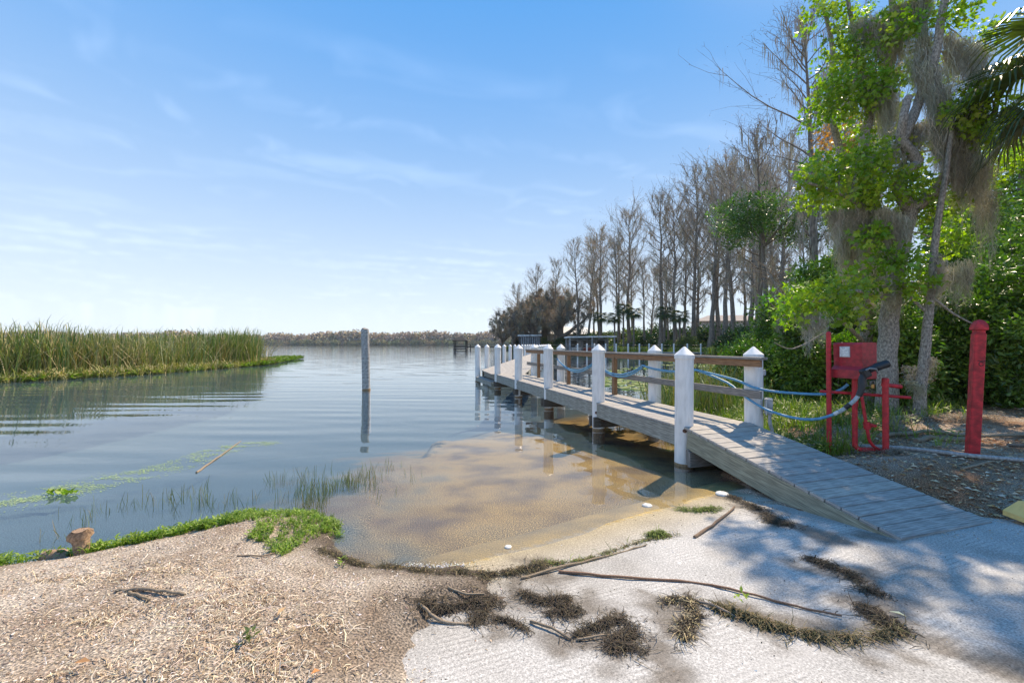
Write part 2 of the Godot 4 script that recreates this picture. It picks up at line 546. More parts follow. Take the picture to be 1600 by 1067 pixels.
var dirty := [Vector2(1.15, 2.39), Vector2(1.26, 2.29), Vector2(1.36, 2.19), Vector2(1.47, 2.11), Vector2(1.61, 2.07), Vector2(1.79, 2.07), Vector2(1.95, 2.13), Vector2(1.95, 2.32), Vector2(1.94, 2.21), Vector2(2.07, 2.93), Vector2(2.12, 2.83), Vector2(2.17, 2.71), Vector2(2.12, 2.55), Vector2(2.12, 2.44), Vector2(0.90, 2.46), Vector2(1.04, 2.48), Vector2(1.00, 2.29), Vector2(0.88, 2.21), Vector2(0.33, 2.19), Vector2(0.50, 2.27), Vector2(0.62, 2.32), Vector2(0.61, 2.17), Vector2(0.48, 2.10), Vector2(0.06, 2.63), Vector2(0.19, 2.51), Vector2(0.33, 2.54), Vector2(0.39, 2.41), Vector2(-0.09, 2.36), Vector2(2.28, 4.39), Vector2(2.32, 4.17), Vector2(2.34, 3.88), Vector2(2.30, 3.63), Vector2(2.39, 3.40), Vector2(2.51, 3.28), Vector2(2.72, 3.24), Vector2(0.14, 2.97), Vector2(0.26, 2.87), Vector2(-0.08, 2.49), Vector2(0.66, 1.98), Vector2(2.06, 1.99), Vector2(2.19, 1.89)]

func make_ground() -> void:
	var xs := []
	var left := steps(5.0, 5.01, 0.055, 1.13, 1500.0)
	left.reverse()
	for k in left:
		xs.append(-k)
	xs.append_array(steps(-4.95, 8.0, 0.055, 1.12, 1500.0))
	var ds := [-1500.0, -600.0, -200.0, -60.0, -20.0, -8.0, -3.0, -1.0, 0.0, 0.6]
	ds.append_array(steps(1.0, 9.0, 0.055, 1.06, 1500.0))
	var s := Shape.new()
	var soil_light := Color(0.80, 0.68, 0.55)
	var soil_dark := Color(0.44, 0.32, 0.22)
	for d in ds:
		for x in xs:
			var p := Vector2(x, d)
			var sd := inside_by(shore, p)
			var sl := inside_by(slab, p) if absf(x) < 14 and d < 12 and d > -8 else -9.0
			var y := ground_height(x, d, sd, sl)
			var col: Color
			if sd > 0 and d < 640:
				var b1 := blot.get_noise_2d(x, d)
				var b2 := blot.get_noise_2d(x * 5.0, d * 5.0)
				col = mixed(soil_light, soil_dark, 0.36 + b1 * 0.9 + b2 * 0.6)
				if x < 1.0:
					col = mixed(col, Color(0.16, 0.12, 0.085), 1.0 - sd / (0.35 + b2 * 0.2))
					col = mixed(col, Color(0.13, 0.095, 0.07), smoothstep(-0.75, -0.1, sl) * clampf((d - 1.7) * 1.2, 0, 1) * 0.85)
				else:
					col = mixed(col, Color(0.42, 0.23, 0.125), 0.7 + b1)
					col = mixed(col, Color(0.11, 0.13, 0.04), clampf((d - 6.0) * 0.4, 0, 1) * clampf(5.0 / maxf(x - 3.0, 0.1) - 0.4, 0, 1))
				if Vector2(x, d).length() > 22:
					col = mixed(Color(0.16, 0.15, 0.06), Color(0.24, 0.19, 0.11), 0.5 + b1)
			else:
				var si := inside_by(sand, p) if absf(x) < 6 and d < 18 else -9.0
				var n1 := blot.get_noise_2d(x * 1.2 + 9, d * 1.2)
				col = mixed(Color(0.085, 0.16, 0.185), mixed(Color(0.70, 0.46, 0.135), Color(0.30, 0.19, 0.075), 0.25 + n1 * 1.5), smoothstep(-1.1, 1.2, si + n1 * 1.3 + minf(0.0, 7.0 - d) * 0.12))  # blue of the deep bed stands in for light scattered in the water
				if d > 640:
					col = Color(0.10, 0.11, 0.05)
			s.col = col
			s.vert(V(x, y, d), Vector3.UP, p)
	var w := xs.size()
	for r in ds.size() - 1:
		for q in w - 1:
			var a := r * w + q
			s.i.append_array([a, a + w, a + 1, a + 1, a + w, a + w + 1])
	var nn := PackedVector3Array()
	nn.resize(s.v.size())
	for r in ds.size():
		for q in w:
			var dx := s.v[r * w + mini(q + 1, w - 1)] - s.v[r * w + maxi(q - 1, 0)]
			var dz := s.v[mini(r + 1, ds.size() - 1) * w + q] - s.v[maxi(r - 1, 0) * w + q]
			nn[r * w + q] = dx.cross(dz).normalized()
	s.n = nn
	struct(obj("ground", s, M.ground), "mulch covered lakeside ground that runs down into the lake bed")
	# the concrete launching ramp: a sheet of its own that slips under the water
	s = Shape.new()
	var cx := []
	var cd := []
	for k in 210:
		cx.append(-1.6 + k * 0.05)
	for k in 165:
		cd.append(-2.0 + k * 0.05)
	for d in cd:
		for x in cx:
			var st := lump.get_noise_2d(x * 1.3 + 20, d * 1.3)
			var c := slab_height(x, d)
			var wet := clampf(1.0 - c / 0.045, 0, 1)
			s.col = mixed(mixed(Color(1, 1, 1), Color(0.82, 0.80, 0.77), 0.4 + st * 1.6), Color(0.85, 0.70, 0.42), wet * 0.9)
			var dirt := 0.0
			for q in dirty:
				dirt = maxf(dirt, 1.0 - Vector2(x, d).distance_to(q) / 0.27)
			dirt = clampf((dirt + blot.get_noise_2d(x * 4.0, d * 4.0) * 1.3 - 0.15) * 1.5, 0, 1) * minf(dirt * 3.0, 1.0) if dirt > 0.0 else 0.0
			dirt = maxf(dirt, clampf((blot.get_noise_2d(x * 1.1 + 30, d * 1.1) - 0.12) * 1.6, 0, 0.30))
			s.col = mixed(s.col, Color(0.27, 0.225, 0.175), dirt * 0.8)
			if c < 0.0:
				s.col = mixed(Color(1.0, 0.72, 0.25), Color(0.56, 0.43, 0.20), -c / 0.036 + blot.get_noise_2d(x * 2.0, d * 2.0) * 0.8)
				s.col = mixed(s.col, s.col * 0.7, blot.get_noise_2d(x * 1.6, d * 1.6) * 1.2)
			s.vert(V(x, c - 0.06 * smoothstep(-0.01, -0.05, c) + lump.get_noise_2d(x * 1.5, d * 1.5) * 0.012, d), Vector3(-0.039, 1, -0.07).normalized(), Vector2(x * 0.94 + d * 0.35, d * 0.94 - x * 0.35))
	w = cx.size()
	for r in cd.size() - 1:
		for q in w - 1:
			var a := r * w + q
			if inside_by(slab, Vector2(cx[q] + 0.025, cd[r] + 0.025)) > -0.3 and s.v[a].y > -0.16:
				s.i.append_array([a, a + w, a + 1, a + 1, a + w, a + w + 1])
	struct(obj("boat_ramp", s, M.concrete), "pale concrete boat launching ramp sloping into the lake")
	# lake
	s = Shape.new()
	var lx := [-1500.0, -60.0, 60.0, 1500.0]
	var ld := [-320.0, 0.0, 80.0, 1500.0]
	for r in 4:
		for q in 4:
			s.vert(V(lx[q], 0, ld[r]), Vector3.UP, Vector2(lx[q], -ld[r]))
	for r in 3:
		for q in 3:
			var a := r * 4 + q
			s.i.append_array([a, a + 4, a + 1, a + 1, a + 4, a + 5])
	struct(obj("lake_water", s, M.water), "calm blue lake with long low ripples")

# ---------- dock ----------
const ALONG := Vector2(-0.28, 0.96)     # the way the first dock runs, in (x, distance)
const ACROSS := Vector2(0.96, 0.28)
const EDGE := Vector2(2.242, 5.48)      # water-side edge of the deck at the foot of the ramp
const DECK := 0.52
const WIDE := 1.07

func on_dock(t: float, w: float, y: float) -> Vector3:
	var p := EDGE + ALONG * t + ACROSS * w
	return V(p.x, y, p.y)

func dock_basis(pitch := 0.0) -> Basis:   # x across, z towards the land end
	var z := V(-ALONG.x, 0, -ALONG.y)
	var x := V(ACROSS.x, 0, ACROSS.y)
	return Basis(x, Vector3.UP, z) * Basis(Vector3.RIGHT, pitch)

var piling_mesh := {}

func piling(at: Vector2, top: float, r: float, label: String, bolts := [], lean := 0.0) -> void:
	var t := thing("dock_piling", label, "piling", V(at.x, 0, at.y), "white capped dock pilings")
	var key := "%.2f %.2f" % [top, r]
	if not piling_mesh.has(key):
		var a := Shape.new()
		a.lathe(Vector3.ZERO, [Vector2(r, -1.0), Vector2(r, top - 0.13)], 28)
		var b := Shape.new()
		b.lathe(Vector3.ZERO, [Vector2(r + 0.002, top - 0.165), Vector2(r + 0.011, top - 0.163), Vector2(r + 0.011, top - 0.112), Vector2(r + 0.006, top - 0.106), Vector2(0.012, top - 0.003), Vector2(0, top)], 28)
		var e := Shape.new()
		e.lathe(Vector3.ZERO, [Vector2(r + 0.0025, -0.25), Vector2(r + 0.0025, 0.02), Vector2(r + 0.0005, 0.034)], 28)
		piling_mesh[key] = [a.mesh(M.white_paint), b.mesh(M.white_paint), e.mesh(M.stain)]
	for k in 3:
		var o := MeshInstance3D.new()
		o.name = ["sleeve", "cap", "waterline_stain"][k]
		o.mesh = piling_mesh[key][k]
		t.add_child(o, true)
	for q in bolts:
		var s := Shape.new()
		var dr := Vector3(cos(q[0]), 0, sin(q[0]))
		s.tube([dr * (r - 0.01), dr * (r + 0.006)], [0.026, 0.026], 12)
		s.tube([dr * (r + 0.005), dr * (r + 0.02)], [0.014, 0.013], 6)
		s.i = s.i
		var o := obj("bolt", s, M.rust, t)
		o.position.y = q[1]
	t.rotation.z = lean

func make_dock() -> void:
	# main dock
	var t := thing("boat_dock", "grey plank dock running from the ramp out over the lake beside a hose hung rail", "dock")
	var pitch := 0.1415
	var pl := []
	for k in 4:
		var s := Shape.new()
		s.box(Transform3D(), Vector3(WIDE, 0.034, pitch - 0.006), 0.005)
		pl.append(s.mesh(M["plank%d" % k]))
	for k in 71:
		var o := MeshInstance3D.new()
		o.name = "plank"
		o.mesh = pl[rng.randi_range(0, 3)]
		t.add_child(o, true)
		o.transform = Transform3D(dock_basis(rr(-0.01, 0.01)) * Basis(Vector3.UP, rr(-0.002, 0.002)), on_dock(0.08 + k * pitch, WIDE * 0.5 + rr(-0.004, 0.004), DECK - 0.017 + rr(-0.002, 0.002)))
	var bays := [0.0, 2.49, 5.12, 7.6, 10.08]
	for k in 4:
		var s := Shape.new()
		s.beam(on_dock(bays[k] + 0.09, 0.02, 0.365), on_dock(bays[k + 1] - 0.09, 0.02, 0.365), 0.038, 0.235)
		obj("fascia", s, M.fascia, t)
	var s2 := Shape.new()
	s2.beam(on_dock(0.0, WIDE - 0.02, 0.365), on_dock(10.1, WIDE - 0.02, 0.365), 0.038, 0.235)
	obj("fascia", s2, M.fascia, t)
	for w in [0.36, 0.71]:
		var s := Shape.new()
		s.beam(on_dock(0.0, w, 0.37), on_dock(10.0, w, 0.37), 0.045, 0.22)
		obj("stringer", s, M.beam, t)
	for b in bays:
		for side in [-0.09, 0.09]:
			var s := Shape.new()
			s.beam(on_dock(b + side + 0.0, -0.06 if b > 0 else -0.02, 0.155), on_dock(b + side, WIDE + 0.06, 0.155), 0.045, 0.19)
			obj("cross_beam", s, M.beam if b > 0 else M.grey_wood, t)
			for e in 2 if b < 3 else 0:
				var c := Shape.new()
				c.tube([on_dock(b + side - 0.026, 0.06, 0.12 + e * 0.08), on_dock(b + side - 0.045, 0.06, 0.12 + e * 0.08)], [0.02, 0.018], 8)
				obj("bolt", c, M.steel, t)
	# sloping ramp at the land end
	t = thing("dock_ramp", "sloping grey plank ramp from the concrete up to the dock", "ramp")
	var ang := atan(0.157)
	var total := 2.425
	for k in 17:
		var last := k == 16
		var len := 0.136 if not last else 0.155
		var s := Shape.new()
		s.box(Transform3D(), Vector3(WIDE, 0.034, len), 0.005)
		var o := obj("plank", s, M["plank%d" % rng.randi_range(0, 3)], t)
		var d := 0.075 + k * pitch if not last else total - 0.078
		o.transform = Transform3D(dock_basis(ang + rr(-0.008, 0.008)) * Basis(Vector3.UP, rr(-0.003, 0.003)), on_dock(-d, WIDE * 0.5 + rr(-0.005, 0.005), 0.528 - 0.157 * d - 0.017 + rr(-0.002, 0.002)))
	for w in [0.0, WIDE]:
		var s := Shape.new()
		var kk := 0.021 if w == 0.0 else -0.021
		s.beam(on_dock(-0.06, w + kk, 0.528 - 0.157 * 0.06 - 0.152), on_dock(-total - 0.02, w + kk, 0.528 - 0.157 * (total + 0.02) - 0.152), 0.04, 0.232)
		obj("side_board", s, M.ramp_side, t)
	var sm := Shape.new()
	sm.beam(on_dock(-0.06, 0.53, 0.37), on_dock(-total + 0.4, 0.53, 0.05), 0.045, 0.2)
	obj("stringer", sm, M.beam, t)
	sm = Shape.new()
	sm.beam(on_dock(-0.12, -0.02, 0.13), on_dock(-0.12, 1.0, 0.13), 0.05, 0.2)
	obj("support_block", sm, M.grey_wood, t)
	# railing on the shore side
	t = thing("dock_railing", "brown timber railing with two rails along the shore side of the dock", "railing")
	sm = Shape.new()
	var rx := WIDE - 0.075
	for k in 3:
		var a: float = [-0.28, 3.42, 6.9][k]
		var b: float = [3.415, 6.895, 9.55][k]
		sm = Shape.new()
		sm.beam(on_dock(a - 0.03, rx, 1.412), on_dock(b, rx, 1.412), 0.135, 0.034, 0.006)
		obj("top_rail", sm, M.grey_wood, t)
		sm = Shape.new()
		sm.beam(on_dock(a, rx - 0.012, 1.346), on_dock(b, rx - 0.012, 1.346), 0.04, 0.092, 0.005)
		obj("rail_board", sm, M.rail_wood, t)
		sm = Shape.new()
		sm.beam(on_dock(a + 0.03, rx + 0.02, 0.93), on_dock(b, rx + 0.02, 0.93), 0.04, 0.105, 0.005)
		obj("middle_rail", sm, M.grey_wood, t)
	for q in [1.12, 3.42, 5.84, 8.22]:
		sm = Shape.new()
		sm.beam(on_dock(q, rx + 0.045 - 0.1, 0.36), on_dock(q, rx - 0.055, 1.30), 0.09, 0.09, 0.004)
		sm = Shape.new()
		sm.box(Transform3D(dock_basis(), on_dock(q, rx - 0.03, 0.845)), Vector3(0.088, 0.90, 0.088), 0.004)
		obj("rail_post", sm, M.rail_wood, t)
	# second dock, leading away
	t = thing("dock_walkway", "second straight dock walkway leading away over open water to the far boathouses", "dock")
	var e := Vector2(0.1129, 0.9936)
	var nrm := Vector2(0.9936, -0.1129)
	var org := Vector2(-1.11 - 0.113 * 3.9, 15.4)
	var n := 94
	for k in n:
		var q := k * pitch + 0.07
		var cut := maxf(0.0, 0.80 * (1.0 - q / 2.3))
		var s := Shape.new()
		var a: Vector2 = org + e * q + nrm * cut
		var b: Vector2 = org + e * q + nrm * 2.0
		s.beam(V(a.x, DECK - 0.019, a.y), V(b.x, DECK - 0.019, b.y), pitch - 0.006, 0.034, 0.005)
		obj("plank", s, M["plank%d" % rng.randi_range(0, 3)], t)
	var far := Shape.new()
	for k in 200:
		var q := (n + k) * pitch + 0.07
		var a: Vector2 = org + e * q
		var b: Vector2 = org + e * q + nrm * 2.0
		far.beam(V(a.x, DECK - 0.019, a.y), V(b.x, DECK - 0.019, b.y), pitch - 0.006, 0.034, 0.0)
	stuff(obj("distant_planks", far, M.plank0, t))
	for w in [0.03, 1.97]:
		var s := Shape.new()
		var a: Vector2 = org + e * 2.4 + nrm * w
		var b: Vector2 = org + e * 41.5 + nrm * w
		s.beam(V(a.x, 0.37, a.y), V(b.x, 0.37, b.y), 0.04, 0.24)
		obj("fascia", s, M.fascia, t)
	for k in 7:
		var s := Shape.new()
		var a: Vector2 = org + e * (2.6 + k * 5.0)
		var b: Vector2 = a + nrm * 2.0
		s.beam(V(a.x, 0.15, a.y), V(b.x, 0.15, b.y), 0.09, 0.19)
		obj("cross_beam", s, M.beam, t)
	var s5 := Shape.new()
	s5.beam(V(-0.50, 0.37, 15.5), V(-1.16, 0.37, 17.75), 0.04, 0.24)
	obj("fascia", s5, M.fascia, t)
	# low step for boarding between two pilings
	t = thing("boarding_step", "low boarding step of two boards hung between the two outermost pilings", "step")
	for k in 2:
		var s := Shape.new()
		var o := V(-0.10 + k * 0.15, 0, -0.03 + k * 0.04)
		s.beam(V(-0.62, 0.21, 15.45) + o, V(-1.40, 0.21, 17.95) + o, 0.135, 0.036)
		obj("step_board", s, M.plank1, t)
	var s6 := Shape.new()
	s6.beam(V(-0.76, 0.115, 15.42), V(-1.53, 0.115, 17.9), 0.036, 0.14)
	obj("step_fascia", s6, M.fascia, t)
	# pilings
	var left := [[2.287, 5.59], [1.63, 7.9], [0.916, 10.44], [0.195, 12.8], [-0.52, 15.3], [-1.47, 18.1]]
	var named := ["nearest white piling on the water side at the top of the plank ramp", "white piling on the water side, second from the plank ramp", "white piling on the water side, third from the plank ramp", "white piling on the water side where the brown railing ends", "white piling beside the low boarding step, at its near end", "outermost white piling at the lake end of the low boarding step"]
	for k in 6:
		var at := Vector2(left[k][0], left[k][1])
		var face := atan2(at.y, -at.x)
		piling(at, [1.57, 1.605, 1.60, 1.59, 1.60, 1.60][k], 0.117, named[k], [[face - 0.08, 0.47], [face - 0.9, 0.33]] if k == 0 else [[face + 0.35 - 0.6 * 0, 0.3 + 0.03 * k], [face - 0.75, 0.5], [face - 0.9, 0.17]] if k < 4 else [], 0.009 * (k % 3 - 1))
	var right := [[3.36, 5.83], [2.73, 8.02], [2.11, 10.2], [1.45, 12.42], [0.78, 14.75]]
	named = ["white piling at the land end of the brown railing carrying the grey box", "white piling behind the railing, second from the grey box", "white piling behind the railing, third from the grey box, mostly hidden", "white piling behind the railing, fourth from the grey box", "white piling behind the lake end of the brown railing"]
	for k in 5:
		piling(Vector2(right[k][0], right[k][1]), [1.575, 1.59, 1.60, 1.60, 1.60][k], 0.117, named[k])
	for k in 13:
		var q := 19.4 - 15.4 + k * 3.05
		for side in 2:
			var p: Vector2 = org + e * q + nrm * (2.08 if side else -0.06)
			piling(p, 1.6, 0.105, "%s white piling from the boarding step in the %s row of the long walkway" % [NTH[k], "shoreward" if side else "lakeward"])
	# third dock seen end to end near the far bank, with slim posts and cables
	t = thing("far_dock", "distant low dock crossing in front of the boathouse with a cable fence", "dock")
	var s7 := Shape.new()
	s7.box(Transform3D(Basis(Vector3.UP, 0.0), V(15.2, 0.44, 56.8)), Vector3(22.0, 0.2, 1.9), 0.0)
	obj("deck", s7, M.plank2, t)
	for h in [1.05, 1.5]:
		s7 = Shape.new()
		s7.tube([V(4.6, h, 55.9), V(25.8, h, 55.9)], [0.018, 0.018], 6)
		obj("cable", s7, M.steel, t)
	var fx := [8.75, 10.0, 11.0, 12.5, 13.9, 15.5, 17.0, 18.3, 20.0, 21.6, 23.4, 25.2]
	for k in 12:
		piling(Vector2(fx[k], 55.9), 1.72, 0.10, "%s slim white post of the distant cable fence, counted from the boathouse end" % [NTH[k]])

func make_rail_things() -> void:
	# blue hoses hung along the rail
	var t := thing("pump_hose", "doubled blue hose hung along the brown railing to the black nozzle on the red stand", "hose")
	var hooks := [Vector3.ZERO, Vector3.ZERO, Vector3.ZERO, Vector3.ZERO]
	var hk := [on_dock(0.55 + 0.28, 0.9, 1.2), on_dock(2.28, 0.9, 1.2), on_dock(4.2, 0.9, 1.2), on_dock(6.5, 0.9, 1.19)]
	for run in 2:
		var p := []
		for k in range(3, 0, -1):
			var a: Vector3 = hk[k]
			var b: Vector3 = hk[k - 1]
			var sag := [0.0, 0.055, 0.23, 0.26][k] as float
			sag += run * 0.035 * (1 if k > 1 else 0)
			for q in 14:
				var f := q / 14.0
				p.append(a.lerp(b, f) + Vector3(0.018 * run, -sag * 4.0 * f * (1 - f) - 0.012 * run, 0.02 * run))
		p.append(hk[0])
		var r := []
		for k in p.size():
			r.append(0.0165)
		if run == 0:
			# far run back to the pump, passing in front of the last piling
			for q in [Vector3(3.16, 1.10, -5.95), Vector3(3.24, 1.025, -5.66), Vector3(3.42, 0.985, -5.52), Vector3(3.62, 0.975, -5.36), Vector3(3.84, 0.985, -5.17), Vector3(3.98, 1.04, -5.1), Vector3(4.05, 1.12, -5.05)]:
				p.append(q)
		else:
			for q in [Vector3(3.13, 1.045, -6.1), Vector3(3.19, 0.92, -5.86), Vector3(3.25, 0.82, -5.64), Vector3(3.34, 0.745, -5.5), Vector3(3.48, 0.69, -5.3), Vector3(3.58, 0.685, -5.12), Vector3(3.66, 0.72, -4.98), Vector3(3.73, 0.79, -4.86)]:
				p.append(q)
		p = smooth(p, 3)
		r.resize(p.size())
		r.fill(0.0165)
		var s := Shape.new()
		s.tube(p, r, 10)
		obj("hose_run", s, M.hose, t)
		if run == 1:
			var c := Shape.new()
			var q := smooth([p[p.size() - 1], Vector3(3.79, 0.86, -4.79), Vector3(3.85, 0.955, -4.73), Vector3(3.89, 1.03, -4.70)], 4)
			var rad := []
			for k in q.size():
				rad.append(0.021)
			c.tube(q, rad, 12)
			obj("hose_end", c, M.hose_pale, t)
			c = Shape.new()
			c.tube([Vector3(3.80, 0.875, -4.78), Vector3(3.83, 0.925, -4.75)], [0.026, 0.026], 12)
			obj("hose_clamp", c, M.black, t)
			c = Shape.new()
			c.tube([Vector3(3.735, 0.795, -4.855), Vector3(3.76, 0.825, -4.825)], [0.022, 0.022], 12)
			obj("hose_clamp", c, M.label_white, t)
	# nozzle hung on the stand, part of the hose
	var s := Shape.new()
	s.tube(smooth([Vector3(3.885, 1.02, -4.70), Vector3(3.91, 1.10, -4.69), Vector3(3.925, 1.20, -4.70), Vector3(3.95, 1.26, -4.70)], 3), [0.03, 0.031, 0.032, 0.033, 0.034, 0.035, 0.035, 0.036, 0.036, 0.036], 12)
	var nz := obj("nozzle", s, M.black, t)
	s = Shape.new()
	s.tube([Vector3(3.975, 1.31, -4.68), Vector3(4.05, 1.34, -4.68), Vector3(4.065, 1.345, -4.68), Vector3(4.19, 1.385, -4.68)], [0.036, 0.034, 0.044, 0.044], 14)
	obj("handle", s, M.black, nz)
	s = Shape.new()
	s.box(Transform3D(Basis(Vector3.BACK, 0.4), Vector3(3.955, 1.28, -4.69)), Vector3(0.09, 0.10, 0.07), 0.012)
	obj("valve_body", s, M.black, nz)
	s = Shape.new()
	s.tube([Vector3(3.93, 1.31, -4.655), Vector3(3.96, 1.335, -4.64), Vector3(4.03, 1.325, -4.64), Vector3(4.06, 1.28, -4.645)], [0.012, 0.012, 0.012, 0.011], 8)
	obj("lever", s, M.steel, nz)
	for k in 4:
		var h: Vector3 = hk[k]
		s = Shape.new()
		var ring := []
		var rad := []
		for q in 13:
			var w := TAU * q / 12.0
			ring.append(h + Vector3(0.01, 0.0, 0.01) + Vector3(cos(w) * 0.018, sin(w) * 0.034 - 0.005, cos(w) * 0.018 - sin(w) * 0.01))
			rad.append(0.006)
		s.tube(ring, rad, 6, false)
		s.tube([h + Vector3(0, 0.03, 0), h + Vector3(0.02, 0.075, 0), h + Vector3(0.012, 0.115, 0)], [0.006, 0.006, 0.006], 6)
		tag(obj("hose_tie", s, M.black), ["black tie holding the hose under the rail end nearest the grey box", "black tie holding the hose in front of the second piling behind the rail", "black tie holding the hose between the second and third rail posts", "black tie at the lake end of the hose"][k], "tie", "black ties that hang the hose from the rail")
	# electrical box on the last piling
	t = thing("junction_box", "grey electrical junction box with two conduits on the last railing piling", "electrical box")
	s = Shape.new()
	var bb := Basis(Vector3.UP, -0.55)
	s.box(Transform3D(bb, Vector3(3.50, 0.76, -5.72)), Vector3(0.10, 0.21, 0.20), 0.012)
	obj("case", s, M.grey_plastic, t)
	s = Shape.new()
	s.box(Transform3D(bb, Vector3(3.455, 0.76, -5.695)), Vector3(0.012, 0.225, 0.212), 0.004)
	obj("cover", s, M.label_white, t)
	for k in 2:
		s = Shape.new()
		var x := 3.475 + k * 0.07
		var z := -5.66 - k * 0.1
		s.tube(smooth([Vector3(x, 0.66, z), Vector3(x, 0.56, z), Vector3(x + 0.02, 0.46, z), Vector3(x + 0.06, 0.36, z), Vector3(x + 0.09, 0.2, z)], 3), [0.017, 0.017, 0.017, 0.017, 0.017, 0.017, 0.017, 0.017, 0.017, 0.017, 0.017, 0.017, 0.017], 10)
		obj("conduit", s, M.grey_plastic, t)
	s = Shape.new()
	s.box(Transform3D(bb, Vector3(3.485, 1.21, -5.80)), Vector3(0.05, 0.08, 0.05), 0.008)
	tag(obj("outlet_cover", s, M.grey_plastic), "small grey outlet cover high on the last railing piling", "outlet")

func smooth(p: Array, n: int) -> Array:   # Catmull-Rom through the points, n steps between two
	var out := []
	for k in p.size() - 1:
		var a: Vector3 = p[maxi(k - 1, 0)]
		var b: Vector3 = p[k]
		var c: Vector3 = p[k + 1]
		var d: Vector3 = p[mini(k + 2, p.size() - 1)]
		for q in n:
			out.append(b.cubic_interpolate(c, a, d, float(q) / n))
	out.append(p[p.size() - 1])
	return out

func same(n: int, r: float) -> Array:
	var o := []
	o.resize(n)
	o.fill(r)
	return o

func make_red_things() -> void:
	var t := thing("pump_stand", "red pump stand of pipes with a sloped red cabinet and small white window", "pump stand")
	var s := Shape.new()
	s.tube([Vector3(3.84, 0.1, -5.08), Vector3(3.84, 1.735, -5.08)], [0.026, 0.026], 18)
	s.lathe(Vector3(3.84, 1.733, -5.08), [Vector2(0.026, 0), Vector2(0.023, 0.012), Vector2(0.012, 0.022), Vector2(0, 0.025)], 18)
	obj("post", s, M.red_paint, t)
	s = Shape.new()
	s.tube([Vector3(4.24, 0.1, -4.76), Vector3(4.24, 1.205, -4.76)], [0.030, 0.030], 18)
	s.lathe(Vector3(4.24, 1.203, -4.76), [Vector2(0.034, -0.05), Vector2(0.034, 0.0), Vector2(0.030, 0.014), Vector2(0, 0.02)], 18)
	obj("post", s, M.red_paint, t)
	# cabinet: its side outline, swept along the dock direction
	var o := V(4.01, 0, 4.80)
	var al := V(ALONG.x, 0, ALONG.y)
	var ac := V(ACROSS.x, 0, ACROSS.y)
	var prof := [Vector2(0.235, 1.20), Vector2(-0.035, 1.20), Vector2(-0.035, 1.30), Vector2(0.012, 1.345), Vector2(0.0, 1.60), Vector2(0.012, 1.622), Vector2(0.235, 1.622)]
	s = Shape.new()
	var fa := []
	var fb := []
	for q in prof:
		fa.append(o + ac * q.x + Vector3.UP * q.y)
		fb.append(o + al * 0.325 + ac * q.x + Vector3.UP * q.y)
	for side in 2:
		var src: Array = fb if side else fa
		for tr in [[0, 1, 2], [0, 2, 3], [0, 3, 6], [3, 4, 6], [4, 5, 6]]:
			s.face([src[tr[0]], src[tr[1]], src[tr[2]]] if side == 1 else [src[tr[0]], src[tr[2]], src[tr[1]]])
	for k in prof.size():
		var k2 := (k + 1) % prof.size()
		s.face([fa[k], fa[k2], fb[k2], fb[k]])
	obj("cabinet", s, M.red_box, t)
	s = Shape.new()
	s.box(Transform3D(Basis(al, Vector3.UP, -ac), o + al * 0.19 + ac * 0.002 + Vector3.UP * 1.512), Vector3(0.118, 0.128, 0.012), 0.003)
	obj("window_frame", s, M.grey_plastic, t)
	s = Shape.new()
	s.box(Transform3D(Basis(al, Vector3.UP, -ac), o + al * 0.19 - ac * 0.005 + Vector3.UP * 1.512), Vector3(0.098, 0.108, 0.006), 0.002)
	obj("window", s, M.label_white, t)
	s = Shape.new()
	s.tube([Vector3(3.76, 1.03, -5.12), Vector3(4.50, 1.0, -4.73)], [0.018, 0.018], 10)
	obj("cross_bar", s, M.red_paint, t)
	s = Shape.new()
	s.tube([Vector3(4.24, 1.14, -4.80), Vector3(4.42, 1.12, -4.76)], [0.024, 0.024], 10)
	obj("bracket", s, M.red_paint, t)
	s = Shape.new()
	s.tube([Vector3(4.03, 1.2, -4.93), Vector3(4.03, 0.40, -4.93)], [0.027, 0.027], 12)
	s.tube([Vector3(4.03, 1.02, -4.93), Vector3(4.03, 0.88, -4.93)], [0.036, 0.036], 12)
	s.tube([Vector3(4.03, 0.72, -4.93), Vector3(4.03, 0.66, -4.93)], [0.034, 0.034], 12)
	obj("standpipe", s, M.red_paint, t)
	s = Shape.new()
	s.tube(smooth([Vector3(4.03, 0.43, -4.93), Vector3(4.045, 0.385, -4.92), Vector3(4.10, 0.37, -4.91), Vector3(4.24, 0.38, -4.88)], 3), same(10, 0.026), 12)
	obj("elbow", s, M.red_paint, t)
	s = Shape.new()
	s.tube(smooth([Vector3(4.07, 1.0, -4.88), Vector3(4.085, 0.85, -4.87), Vector3(4.115, 0.62, -4.86), Vector3(4.15, 0.47, -4.86), Vector3(4.24, 0.39, -4.86), Vector3(4.34, 0.37, -4.86)], 4), same(21, 0.017), 10)
	obj("valve_pipe", s, M.red_paint, t)
	s = Shape.new()
	s.tube([Vector3(4.108, 0.70, -4.86), Vector3(4.118, 0.62, -4.86)], [0.034, 0.034], 10)
	s.tube([Vector3(4.11, 0.66, -4.87), Vector3(4.17, 0.665, -4.85)], [0.022, 0.022], 10)
	s.lathe(Vector3(4.18, 0.645, -4.85), [Vector2(0.0, 0), Vector2(0.03, 0.004), Vector2(0.03, 0.03), Vector2(0, 0.036)], 12)
	obj("valve", s, M.red_paint, t)
	t = thing("padlock", "brass padlock hanging under the black nozzle", "padlock")
	s = Shape.new()
	s.box(Transform3D(Basis(Vector3.UP, 0.6), Vector3(4.055, 1.13, -4.71)), Vector3(0.05, 0.045, 0.02), 0.004)
	obj("body", s, M.brass, t)
	s = Shape.new()
